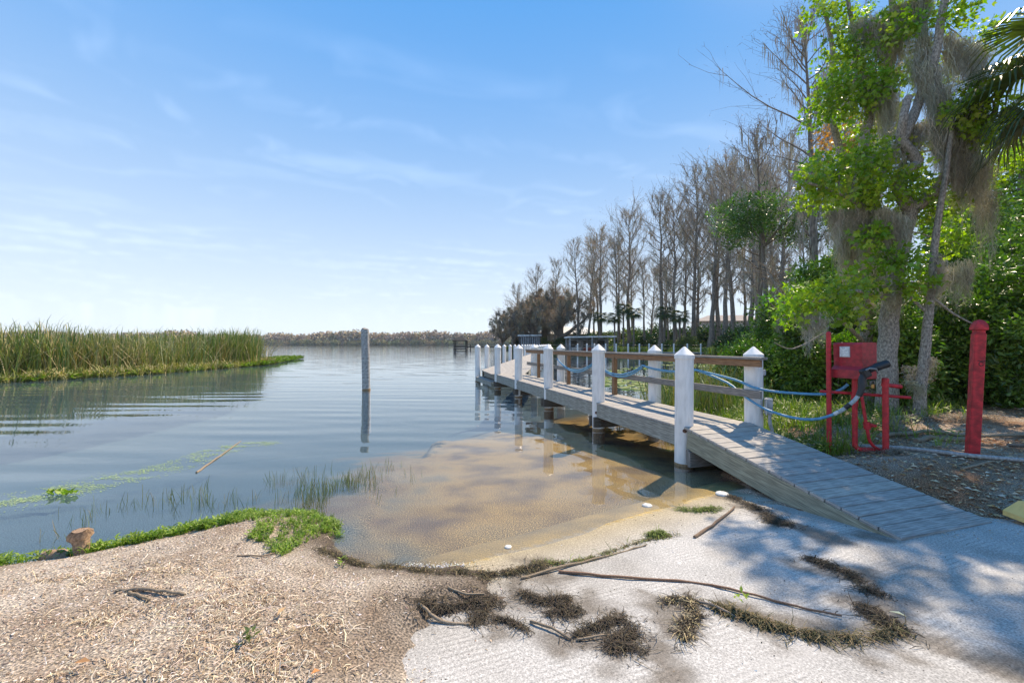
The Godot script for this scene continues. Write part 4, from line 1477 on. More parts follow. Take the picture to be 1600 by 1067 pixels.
func make_tree_line() -> void:
	var tones := [Color(0.43, 0.37, 0.29), Color(0.47, 0.39, 0.29), Color(0.40, 0.355, 0.29), Color(0.50, 0.39, 0.26)]
	var proto := []
	for k in 6:
		proto.append(bare_tree("bare_cypress", 22.0, [0.34, 0.42, 0.28, 0.38, 0.46, 0.3][k], [0.22, 0.18, 0.25, 0.20, 0.16, 0.26][k], 0.034, [17, 15, 18, 17, 15, 18][k], tones[k % 4], 0.13, [0.03, -0.05, 0.0, 0.07, -0.02, 0.05][k]))
	# where the bank runs and how tall the trees on it grow
	var line := [Vector3(0.5, 17, 112), Vector3(4.8, 18.5, 105), Vector3(10.1, 21, 95), Vector3(15.4, 22.0, 88), Vector3(19.5, 21.5, 80), Vector3(21.8, 23.5, 75), Vector3(24.6, 23.0, 70), Vector3(27.0, 24.5, 64), Vector3(28.5, 25.3, 59), Vector3(29.2, 24.0, 53), Vector3(27.9, 20.8, 47), Vector3(25.8, 19.2, 41), Vector3(22.4, 16.5, 34)]
	var n := 0
	for row in 3:
		var m: int = [21, 14, 7][row]
		for k in m:
			var f := (k + rr(0.15, 0.85)) / m * (line.size() - 1)
			if row and f > 10.6:
				continue
			var q := mini(int(f), line.size() - 2)
			var p: Vector3 = (line[q] as Vector3).lerp(line[q + 1], f - q)
			var back: float = [0.0, 6.0, 14.0][row] + rr(0.0, 3.5)
			var h: float = 1.08 * p.y * (rr(0.86, 1.06) if rng.randf() < 0.7 else rr(0.6, 0.85)) * [1.0, 1.0, 0.95][row]
			var side := Vector2(p.x, p.z).normalized()
			var at := V(p.x + back * 0.75, 0.45, p.z + back * 0.65) if row else V(p.x + side.x * back * 0.4, 0.35, p.z + side.y * back * 0.4)
			n += 1
			var label := "%s bare cypress in the %s row of the lakeside wood, counted from the spreading oak" % [NTH[k], ["front", "middle", "back"][row]]
			var r: Node3D = proto[rng.randi_range(0, 5)].duplicate()
			r.name = numbered("bare_cypress")
			add_child(r)
			tag(r, label, "tree", "bare cypresses along the lake bank")
			r.position = at
			r.rotation = Vector3(rr(-0.04, 0.04), rr(0, TAU), rr(-0.04, 0.04))
			r.scale = Vector3(h / 22.0 * rr(0.9, 1.15), h / 22.0, h / 22.0 * rr(0.9, 1.15))
	# rounded brown crowned trees near the lake end
	var oak := oak_tree("brown_oak", 19.0, 8.0, [Color(0.46, 0.37, 0.24), Color(0.52, 0.36, 0.20), Color(0.40, 0.36, 0.25), Color(0.50, 0.44, 0.33)], 760, 190)
	var spots := [[5.3, 101.0, 1.08, "dense brown crowned tree over the smaller boathouse"], [10.9, 94.0, 1.12, "rust tinted round crowned tree behind the flat roofed boathouse"], [0.4, 108.0, 0.82, "small round crowned brown tree left of the smaller boathouse"], [8.0, 104.0, 1.2, "tall brown crowned tree behind the rust tinted one"]]
	for k in 4:
		var r: Node3D = oak.duplicate()
		r.name = numbered("brown_oak")
		add_child(r)
		tag(r, spots[k][3], "tree", "brown crowned trees by the boathouses")
		r.position = V(spots[k][0], 0.4, spots[k][1])
		r.rotation.y = k * 1.7
		r.scale = Vector3.ONE * spots[k][2]
	var lone := oak_tree("live_oak", 9.0, 6.6, [Color(0.27, 0.25, 0.17), Color(0.35, 0.29, 0.22)], 150, 130)
	lone.name = numbered("live_oak")
	add_child(lone)
	tag(lone, "low spreading moss hung oak reaching out over the water at the tip of the wood", "tree")
	lone.position = V(-2.6, 0.4, 114)
	# evergreen shrubs and palms under the bare trees
	var tone := [[Color(0.14, 0.19, 0.045), Color(0.19, 0.23, 0.06)], [Color(0.05, 0.085, 0.03), Color(0.07, 0.10, 0.035)], [Color(0.24, 0.25, 0.07), Color(0.19, 0.2, 0.06)]]
	var gx := []
	for k in 4200:
		var f := rng.randf() * (line.size() - 1.001)
		var q := int(f)
		var p: Vector3 = (line[q] as Vector3).lerp(line[q + 1], f - q)
		var b := rr(-4.0, 9.0)
		gx.append(set_down(V(p.x + b * 0.8, 0.25 + 0.03 * maxf(b, 0), p.z + b * 0.6), rr(0.6, 1.3), 0.15))
	stuff(scatter("bank_grass", grass_tuft(M.grass, 10, 0.95, 0.06, 0.7), gx, tints([Color(0.30, 0.34, 0.08), Color(0.40, 0.40, 0.12), Color(0.22, 0.28, 0.06)], 40)), "sunlit tall grass at the foot of the bare cypresses", "grass")
	var sp := []
	for k in 3:
		var r := Node3D.new()
		r.name = "bank_shrub"
		fill_shrub(r, Vector3(2.0, 2.6, 1.8), 170, tone[k], 0, 2.3)
		sp.append(r)
	var seen_kind := [-1, -1, -1]
	for k in 46:
		var f := (k + 0.5) / 46.0 * (line.size() - 1)
		var q := mini(int(f), line.size() - 2)
		var p: Vector3 = (line[q] as Vector3).lerp(line[q + 1], f - q)
		var near := rr(-2.0, 4.0)
		var kind: int = [1, 0, 2, 0, 1, 2, 2][(k * 3 + k / 5) % 7]
		var r: Node3D = sp[kind].duplicate()
		seen_kind[kind] += 1
		r.name = numbered("bank_shrub")
		add_child(r)
		tag(r, "%s %s shrub under the bare cypresses, counted from the spreading oak" % [NTH[seen_kind[kind]], ["fresh green", "dark green", "yellowish green"][kind]], "shrub", "shrubs along the wooded bank")
		r.position = V(p.x + near * 0.8 + (0.8 if p.z > 90 else 0.0), 0.3, p.z + near * 0.6)
		r.rotation.y = rr(0, TAU)
		var sz := rr(0.55, 1.05) * (1.5 if kind == 1 else 0.85)
		r.scale = Vector3(sz, sz * rr(0.8, 1.2), sz)
	for k in 26:
		var f := (k + 0.5) / 26.0 * (line.size() - 1)
		var q := mini(int(f), line.size() - 2)
		var p: Vector3 = (line[q] as Vector3).lerp(line[q + 1], f - q)
		var kind: int = [2, 1, 0, 1][k % 4]
		var r: Node3D = sp[kind].duplicate()
		r.name = numbered("thicket_shrub")
		add_child(r)
		tag(r, "%s tall %s thicket behind the cypress trunks, counted from the spreading oak" % [NTH[k], ["fresh green", "dark green", "yellowish green"][kind]], "shrub", "thickets behind the cypress trunks")
		r.position = V(p.x + rr(7, 16), 0.4, p.z + rr(6, 14))
		r.rotation.y = rr(0, TAU)
		var sz := rr(1.1, 1.9)
		r.scale = Vector3(sz * 1.3, sz, sz)
	for k in 7:
		var a: Array = [[19.8, 74.5, 7.5], [18.6, 76, 6.0], [20.9, 72.0, 6.6], [24.0, 66.0, 6.2], [25.2, 63.0, 5.4], [16.8, 80.0, 6.4], [30.5, 47.5, 9.0]][k]
		cabbage_palm("%s dark fan palm among the bare cypresses, counted from the boathouse side" % [NTH[k]], V(a[0], 0.4, a[1]), a[2], 26, 0.5)

func fan(s: Shape, hub: Vector3, d: Vector3, r: float, n: int, w: float, droop: float) -> void:
	var side := d.cross(Vector3.UP).normalized()
	var nn := side.cross(d).normalized()
	for k in n:
		var a := lerpf(-1.75, 1.75, (k + 0.5) / n) + rr(-0.02, 0.02)
		var o := (d * cos(a) + side * sin(a)).normalized()
		var l := r * (0.72 + 0.28 * cos(a)) * rr(0.92, 1.05)
		s.col = tint(Color(1, 1, 1), 0.18)
		var cup := nn * l * 0.10 * absf(sin(a))
		s.ribbon([hub, hub + o * l * 0.4 + cup, hub + o * l * 0.75 + cup - Vector3.UP * l * droop * 0.35, hub + o * l * 0.95 - Vector3.UP * l * droop], [w * 0.35, w, w * 0.6, w * 0.08], o.cross(nn).normalized())

func cabbage_palm(label: String, at: Vector3, h: float, fronds: int, detail: float) -> void:
	var t := thing("fan_palm", label, "palm", at, "fan palms")
	var s := Shape.new()
	s.tube([Vector3.ZERO, Vector3(0.04, h * 0.3, 0), Vector3(0.02, h * 0.65, 0.03), Vector3(0, h, 0)], [0.22, 0.16, 0.15, 0.16], 10)
	obj("trunk", s, M.bark, t)
	for k in fronds:
		var a := k * 2.4
		var up := lerpf(1.1, -0.7, float(k) / fronds)
		var d := Vector3(cos(a), up, sin(a)).normalized()
		s = Shape.new()
		s.col = Color(0.9, 0.9, 0.8)
		var p0 := Vector3(0, h, 0)
		var hub := p0 + d * 1.0 - Vector3.UP * 0.08
		s.tube([p0, p0 + d * 0.5, hub], [0.02, 0.014, 0.01], 5, false)
		fan(s, hub, (d - Vector3.UP * 0.35).normalized(), 1.05, int(34 * detail), 0.05 / detail, 0.35)
		obj("frond", s, palm_green(k), t)

func palm_green(k: int) -> Material:
	var key := "palm%d" % (k % 3)
	if not M.has(key):
		var c: Color = [Color(0.075, 0.105, 0.035), Color(0.10, 0.13, 0.045), Color(0.06, 0.085, 0.035)][k % 3]
		var m := leafy(key, Color(0.7, 0.8, 0.3), 0.38)
		m.albedo_color = c.linear_to_srgb()
	return M[key]

func make_reeds() -> void:
	var t := thing("reed_bed", "tall stand of green cattails rising from the lake", "reed bed")
	var front := [Vector2(-60, 3), Vector2(-36, 11.5), Vector2(-21.3, 17.6), Vector2(-19.6, 23), Vector2(-19.4, 31), Vector2(-20.2, 35)]
	var kinds := []
	for k in 3:
		kinds.append(grass_tuft(M.reed, 8, [2.6, 2.3, 1.85][k], 0.034, 0.34))
	var xf := [[], [], []]
	for k in 3300:
		var f := pow(rng.randf(), 0.75) * 5.0
		f = rr(0.6, 4.4) if k % 3 else rr(1.6, 4.6)
		var q := mini(int(f), 4)
		var p: Vector2 = (front[q] as Vector2).lerp(front[q + 1], f - q)
		var deep := rr(0.6, 6.5)
		if lump.get_noise_2d(p.x * 0.5, deep * 0.6 + p.y * 0.5) < -0.32:
			continue
		p += Vector2(-0.86, 0.5) * deep
		var sz := rr(0.78, 1.08) * (1.0 + lump.get_noise_2d(p.x * 0.3 + 40, p.y * 0.3) * 0.3)
		xf[k % 3].append(set_down(V(p.x, -0.05, p.y), sz, 0.10))
	for k in 3:
		stuff(scatter("cattail_leaves", kinds[k], xf[k], tints([Color(0.19, 0.25, 0.06), Color(0.25, 0.29, 0.075), Color(0.14, 0.21, 0.055), Color(0.34, 0.30, 0.12), Color(0.42, 0.33, 0.16)], 60, 0.3), t))
	var dead := []
	for k in 420:
		var f := rr(0.6, 5.0)
		var q := mini(int(f), 4)
		var p: Vector2 = (front[q] as Vector2).lerp(front[q + 1], f - q) + Vector2(-0.86, 0.5) * rr(-0.2, 4.0)
		dead.append(set_down(V(p.x, -0.05, p.y), rr(0.6, 1.15), 0.35))
	stuff(scatter("dead_stalks", grass_tuft(M.reed, 3, 2.3, 0.03, 0.95), dead, tints([Color(0.50, 0.38, 0.20), Color(0.42, 0.30, 0.16), Color(0.34, 0.30, 0.14)], 30), t))
	# low fringe of bent stalks and floating leaves along its foot
	var low := [grass_tuft(M.reed, 9, 0.55, 0.03, 1.5), weed_tuft(M.grass, 12, 0.22, 0.24)]
	var a := []
	var b := []
	for k in 3200:
		var f := rr(0.6, 5.0)
		var q := mini(int(f), 4)
		var p: Vector2 = (front[q] as Vector2).lerp(front[q + 1], f - q) + Vector2(-0.86, 0.5) * rr(-0.7, 2.2)
		if k % 2:
			a.append(set_down(V(p.x, 0.0, p.y), rr(0.6, 1.3), 0.5))
		else:
			b.append(set_down(V(p.x, 0.0, p.y), rr(0.6, 1.2), 0.3))
	stuff(scatter("bent_stalks", low[0], a, tints([Color(0.45, 0.36, 0.17), Color(0.36, 0.32, 0.13), Color(0.22, 0.26, 0.07)], 40), t))
	stuff(scatter("fringe_leaves", low[1], b, tints([Color(0.28, 0.34, 0.07), Color(0.2, 0.29, 0.06), Color(0.38, 0.36, 0.12)], 40), t))
	# tongue of water plants beyond the end of the reeds
	var c := []
	for k in 2600:
		var f := rng.randf()
		var p := Vector2(-19.9, 31.5).lerp(Vector2(-24.0, 45.5), f) + Vector2(rr(-1, 1) * 2.8 * (1.0 - f * 0.75) - 1.6 * (1 - f), rr(-1.2, 1.2))
		c.append(set_down(V(p.x, 0.0, p.y), rr(0.8, 1.5), 0.3))
	stuff(scatter("water_plants", low[1], c, tints([Color(0.2, 0.27, 0.06), Color(0.3, 0.36, 0.09), Color(0.15, 0.22, 0.05)], 40)), "low tongue of bright green water plants off the end of the reed bed", "water plants")

func make_big_trees() -> void:
	# maple beside the pump stand: two grey trunks that fork into moss hung limbs
	var t := thing("maple_tree", "large green maple hung with grey moss beside the red pump stand", "tree")
	var limbs := [
		[[Vector3(6.59, 0.14, -7.35), Vector3(6.58, 0.79, -7.35), Vector3(6.64, 1.58, -7.40), Vector3(6.71, 2.37, -7.40), Vector3(6.80, 2.93, -7.40), Vector3(6.91, 3.44, -7.40), Vector3(7.05, 3.95, -7.40)], 0.165, 0.11],
		[[Vector3(7.05, 3.95, -7.40), Vector3(6.82, 4.46, -7.40), Vector3(6.91, 4.64, -7.30), Vector3(7.09, 4.79, -7.30), Vector3(6.82, 5.17, -7.30), Vector3(6.75, 5.48, -7.20), Vector3(6.84, 5.87, -7.20)], 0.11, 0.055],
		[[Vector3(6.82, 5.17, -7.30), Vector3(7.02, 5.59, -7.30), Vector3(7.25, 6.04, -7.40), Vector3(7.47, 6.73, -7.50), Vector3(7.50, 7.61, -7.60), Vector3(7.74, 9.08, -7.80)], 0.085, 0.04],
		[[Vector3(7.05, 3.95, -7.40), Vector3(7.47, 4.36, -7.30), Vector3(7.64, 4.88, -7.20), Vector3(7.45, 5.43, -7.20), Vector3(7.23, 6.08, -7.20), Vector3(7.26, 6.78, -7.10), Vector3(7.37, 7.99, -7.00)], 0.11, 0.05],
		[[Vector3(6.80, 2.93, -7.40), Vector3(6.76, 3.93, -7.70), Vector3(6.63, 4.83, -7.90), Vector3(6.86, 5.97, -8.00), Vector3(7.23, 6.83, -8.00), Vector3(7.42, 7.88, -8.10), Vector3(7.41, 9.34, -8.20)], 0.11, 0.05],
		[[Vector3(6.86, 5.97, -8.00), Vector3(6.82, 6.83, -8.20), Vector3(6.82, 7.78, -8.30), Vector3(6.67, 9.01, -8.40)], 0.06, 0.03],
		[[Vector3(6.76, 3.93, -7.70), Vector3(5.99, 4.18, -7.40), Vector3(5.44, 4.27, -7.20), Vector3(5.04, 4.34, -7.10)], 0.05, 0.02],
		[[Vector3(6.71, 2.37, -7.40), Vector3(5.77, 2.49, -7.00), Vector3(5.09, 2.33, -6.80), Vector3(4.60, 2.21, -6.70)], 0.04, 0.015],
		[[Vector3(7.64, 4.88, -7.20), Vector3(7.80, 5.21, -7.00), Vector3(7.89, 5.42, -6.80)], 0.05, 0.02],
	]
	var sec := [
		[[Vector3(7.24, 0.02, -8.50), Vector3(7.24, 0.80, -8.50), Vector3(7.22, 1.57, -8.50), Vector3(7.14, 2.48, -8.50), Vector3(6.98, 3.39, -8.50), Vector3(6.83, 4.17, -8.50), Vector3(6.80, 5.38, -8.60), Vector3(6.64, 6.49, -8.70), Vector3(6.78, 7.75, -8.80), Vector3(6.58, 8.69, -8.80)], 0.135, 0.035],
		[[Vector3(6.98, 3.39, -8.50), Vector3(7.16, 4.24, -8.30), Vector3(7.39, 5.21, -8.20)], 0.07, 0.03],
		[[Vector3(7.22, 1.57, -8.50), Vector3(6.64, 1.89, -8.20), Vector3(6.11, 2.19, -8.00)], 0.05, 0.02],
	]
	var slim := [
		[[Vector3(6.81, 0.25, -7.00), Vector3(6.82, 0.83, -7.00), Vector3(6.90, 1.47, -7.00), Vector3(6.97, 2.11, -7.00), Vector3(7.05, 2.97, -7.00), Vector3(7.14, 3.72, -7.00), Vector3(7.29, 4.57, -7.00), Vector3(7.40, 5.43, -7.00)], 0.09, 0.03],
		[[Vector3(7.00, 2.41, -7.00), Vector3(7.27, 2.11, -6.90), Vector3(7.47, 1.94, -6.80)], 0.022, 0.01],
		[[Vector3(6.97, 2.11, -7.00), Vector3(6.77, 2.39, -7.10), Vector3(6.71, 2.68, -7.20)], 0.03, 0.012],
	]
	var spread := [[t, limbs, "trunk"]]
	var t2 := thing("leaning_maple", "second maple behind the red cabinet with a leaning grey trunk", "tree")
	var t3 := thing("slim_maple", "slim pale maple stem rising between the pump stand and the marker post", "tree")
	spread.append([t2, sec, "trunk"])
	spread.append([t3, slim, "trunk"])
	var nodes := []
	for a in spread:
		var s := Shape.new()
		for l in a[1]:
			var p := smooth(l[0], 4)
			for k in range(1, p.size()):
				p[k] += rdir() * l[2] * 0.16
			var r := taper(l[1], l[2], p.size())
			if l == a[1][0]:
				for k in 5:
					r[k] *= 1.0 + 0.75 * exp(-k * 1.1)
			s.tube(p, r, 12, true)
			for k in p.size():
				nodes.append([p[k], l[2]])
		a.append(s)
	# leaf masses: centre, and size in the scale of the trees
	var mass := [[Vector3(6.56, 8.40, -8.60), .5], [Vector3(6.86, 7.92, -8.40), .5], [Vector3(6.61, 7.34, -8.30), .5], [Vector3(6.66, 6.71, -8.00), .6], [Vector3(6.81, 6.88, -7.80), .5], [Vector3(6.13, 6.27, -8.20), .42], [Vector3(6.39, 6.16, -7.90), .6], [Vector3(6.64, 6.28, -7.70), .42], [Vector3(6.96, 7.32, -7.60), .42], [Vector3(7.44, 7.77, -7.80), .5], [Vector3(7.47, 7.24, -7.20), .42], [Vector3(7.48, 6.76, -7.90), .32],
		[Vector3(5.78, 4.84, -7.50), .5], [Vector3(6.10, 4.91, -7.40), .55], [Vector3(5.33, 4.22, -7.20), .42], [Vector3(5.91, 4.25, -7.30), .65], [Vector3(6.41, 4.36, -7.30), .55], [Vector3(6.96, 4.94, -7.60), .42], [Vector3(6.72, 4.29, -7.10), .42], [Vector3(5.17, 4.49, -7.20), .26], [Vector3(7.39, 4.33, -7.50), .42], [Vector3(7.40, 3.89, -7.40), .4], [Vector3(7.48, 5.48, -7.00), .32], [Vector3(7.69, 5.16, -6.90), .4], [Vector3(7.79, 5.63, -6.80), .3],
		[Vector3(4.83, 2.25, -6.80), .3], [Vector3(5.34, 2.41, -7.00), .45], [Vector3(5.99, 2.71, -7.40), .4], [Vector3(5.53, 2.12, -7.10), .3], [Vector3(4.50, 2.21, -6.70), .22], [Vector3(6.16, 3.34, -7.20), .3], [Vector3(6.47, 3.02, -7.00), .28], [Vector3(6.64, 2.63, -6.90), .2], [Vector3(6.63, 4.11, -7.90), .4], [Vector3(6.70, 4.46, -8.60), .5], [Vector3(7.29, 5.84, -8.60), .5], [Vector3(7.69, 6.19, -8.40), .4], [Vector3(8.20, 5.71, -8.20), .4], [Vector3(8.31, 6.83, -8.00), .4], [Vector3(8.79, 7.32, -8.00), .45], [Vector3(8.67, 4.38, -8.00), .5], [Vector3(9.33, 5.21, -8.20), .6], [Vector3(8.31, 3.53, -8.00), .4], [Vector3(7.57, 8.13, -7.40), .5], [Vector3(7.24, 8.93, -7.90), .55], [Vector3(6.67, 9.27, -8.40), .6], [Vector3(7.52, 9.69, -7.70), .6]]
	var lone: Shape = spread[0][3]
	var xf := [[], [], []]
	for q in mass:
		var best: Vector3 = nodes[0][0]
		for n in nodes:
			if (n[0] as Vector3).distance_squared_to(q[0]) < best.distance_squared_to(q[0]):
				best = n[0]
		var c: Vector3 = q[0]
		var r: float = q[1]
		var tw := smooth([best, best.lerp(c, 0.5) + Vector3(rr(-0.1, 0.1), 0.12 * best.distance_to(c), rr(-0.1, 0.1)), c], 4)
		lone.tube(tw, taper(0.022, 0.007, tw.size()), 6, false)
		var n := int(4 + r * r * 27)
		for k in n:
			var d := rdir() * pow(rng.randf(), 0.45) * r
			var p := c + Vector3(d.x, d.y * 0.72, d.z)
			xf[k % 3].append(any_way(p, rr(0.7, 1.1)))
			if k % 3 == 0:
				lone.tube([c + rdir() * 0.05, c.lerp(p, 0.5) + rdir() * 0.06, p], [0.008, 0.006, 0.003], 4, false)
	for a in spread:
		obj(a[2], a[3], M.bark_pale, a[0])
	for k in 3:
		stuff(scatter("crown", maple_clumps[k], xf[k], tints([Color(0.34, 0.46, 0.05), Color(0.44, 0.56, 0.065), Color(0.24, 0.38, 0.042), Color(0.52, 0.58, 0.10)], 60, 0.25), t))
	var pk := []
	for k in 16:
		pk.append(any_way(Vector3(7.13, 5.99, -8.90) + Vector3(rr(-0.55, 0.4), rr(-0.25, 0.3), rr(-0.4, 0.4)), rr(0.45, 0.7)))
	stuff(scatter("seed_clusters", maple_clumps[1], pk, tints([Color(0.55, 0.22, 0.20), Color(0.6, 0.32, 0.26)], 12), t2))
	# moss: from, to, how many clumps, length
	var hang := [[Vector3(6.66, 7.87, -8.00), Vector3(7.29, 7.29, -7.80), 34, 1.0], [Vector3(6.78, 6.83, -8.00), Vector3(7.05, 6.10, -7.60), 26, 1.2], [Vector3(7.23, 7.34, -7.40), Vector3(7.20, 6.08, -7.20), 20, .9], [Vector3(7.15, 6.47, -7.20), Vector3(7.53, 5.43, -7.20), 46, 1.1], [Vector3(7.31, 5.54, -7.20), Vector3(7.69, 4.88, -7.20), 40, 1.1], [Vector3(7.48, 6.78, -7.10), Vector3(7.91, 6.33, -7.00), 30, 1.0], [Vector3(7.69, 4.93, -7.20), Vector3(7.85, 4.52, -7.00), 26, 1.0], [Vector3(7.70, 5.81, -7.10), Vector3(7.85, 5.53, -7.00), 16, 1.8],
		[Vector3(5.80, 4.07, -7.60), Vector3(6.87, 3.87, -7.50), 46, .95], [Vector3(6.54, 4.08, -8.40), Vector3(6.97, 3.60, -8.30), 30, 1.2], [Vector3(6.35, 3.92, -7.30), Vector3(6.82, 3.67, -7.20), 26, .9], [Vector3(6.86, 3.24, -8.40), Vector3(7.16, 2.34, -8.40), 24, .7], [Vector3(6.52, 2.80, -7.30), Vector3(6.69, 2.25, -7.30), 14, .6], [Vector3(4.57, 2.02, -6.80), Vector3(5.16, 2.11, -6.90), 12, .55], [Vector3(6.72, 5.19, -7.40), Vector3(7.23, 5.53, -7.40), 24, .7], [Vector3(6.47, 5.36, -8.00), Vector3(7.06, 5.07, -7.90), 18, .7], [Vector3(6.95, 2.43, -7.00), Vector3(7.14, 3.07, -7.00), 14, .6], [Vector3(7.68, 2.82, -7.40), Vector3(8.47, 3.20, -7.60), 12, .8], [Vector3(8.42, 4.06, -7.40), Vector3(8.30, 4.51, -7.40), 10, 1.1],
		[Vector3(7.24, 7.97, -7.90), Vector3(7.54, 7.84, -7.60), 30, 1.1], [Vector3(6.73, 0.94, -7.00), Vector3(6.89, 1.36, -7.00), 8, .3]]
	var mx := [[], [], []]
	for q in hang:
		for k in int(q[2] * 0.75):
			var p: Vector3 = (q[0] as Vector3).lerp(q[1], rng.randf()) + rdir() * 0.09
			var l: float = q[3] * rr(0.4, 1.5)
			mx[k % 3].append(Transform3D(Basis(Vector3.UP, rr(0, TAU)).scaled(Vector3(rr(0.8, 1.3), l, rr(0.8, 1.3))), p))
	for k in 3:
		stuff(scatter("hanging_moss", moss_a[k], mx[k], tints([Color(0.56, 0.53, 0.43), Color(0.46, 0.44, 0.35), Color(0.64, 0.60, 0.49)], 40, 0.2), t))
	# bare cypresses standing close behind
	for k in 5:
		var a: Array = [[14.6, 20.5, 17.5, "nearest bare cypress with dark limbs reaching over the water behind the maple"], [17.4, 29.0, 16.0, "bare cypress just beyond the one with dark reaching limbs"], [19.6, 24.0, 16.0, "bare cypress showing through the maple crown"], [22.5, 29.5, 20.0, "tall bare cypress half hidden by the maple crown"], [13.2, 15.5, 9.0, "short bare dead tree with pale twigs beside the marsh"]][k]
		var r := bare_tree("dark_cypress", a[2], 0.3, 0.21, 0.016 if k != 1 else 0.022, 13, Color(0.33, 0.275, 0.23), 0.5)
		r.name = numbered("dark_cypress")
		add_child(r)
		tag(r, a[3], "tree", "bare cypresses behind the maple")
		r.position = V(a[0], 0.4, a[1])
	# dead leaning limb with moss over the marsh
	var dl := Shape.new()
	var dt := thing("dead_branch", "dead pale branch leaning out over the marsh and hung with moss", "branch")
	dl.tube(smooth([Vector3(7.65, 1.22, -9.20), Vector3(7.18, 1.50, -9.40), Vector3(6.66, 2.16, -9.70), Vector3(6.34, 2.94, -10.00), Vector3(6.21, 3.61, -10.30)], 4), taper(0.06, 0.015, 17), 8)
	dl.tube(smooth([Vector3(6.66, 2.16, -9.70), Vector3(6.16, 2.27, -9.50), Vector3(5.68, 2.57, -9.30)], 4), taper(0.03, 0.008, 9), 6)
	dl.tube(smooth([Vector3(6.43, 1.84, -8.60), Vector3(5.71, 1.51, -8.50), Vector3(5.32, 1.64, -8.50)], 4), taper(0.025, 0.008, 9), 6)
	obj("limb", dl, M.bark_pale, dt)
	dl = Shape.new()
	for k in 90:
		var p: Vector3 = Vector3(7.18, 1.50, -9.40).lerp(Vector3(6.23, 3.44, -10.20), rng.randf())
		var w := wander(p, (rdir() + Vector3(-0.3, 0.4, 0)).normalized(), rr(0.3, 1.1), 3, 0.35, 0.0)
		dl.tube(w, [0.008, 0.006, 0.005, 0.003], 4, false)
	stuff(obj("twigs", dl, M.stick, dt))
	var bx := []
	for k in 26:
		var p: Vector3 = Vector3(6.23, 2.13, -9.60).lerp(Vector3(6.71, 2.04, -9.60), rng.randf()) + rdir() * 0.08
		bx.append(Transform3D(Basis(Vector3.UP, rr(0, TAU)).scaled(Vector3(1, rr(0.4, 0.75), 1)), p))
	for k in 14:
		var p: Vector3 = Vector3(7.18, 1.50, -9.40).lerp(Vector3(6.23, 3.28, -10.20), rng.randf())
		bx.append(Transform3D(Basis(Vector3.UP, rr(0, TAU)).scaled(Vector3(0.8, rr(0.3, 0.6), 0.8)), p))
	stuff(scatter("hanging_moss", moss_a[1], bx, tints([Color(0.42, 0.39, 0.31)], 20, 0.15), dt))
	# fan palm whose crown hangs in from the edge
	cabbage_palm("near fan palm whose dark fronds hang down over the shrubs", V(8.4, 0.4, 5.7), 5.1, 22, 1.0)

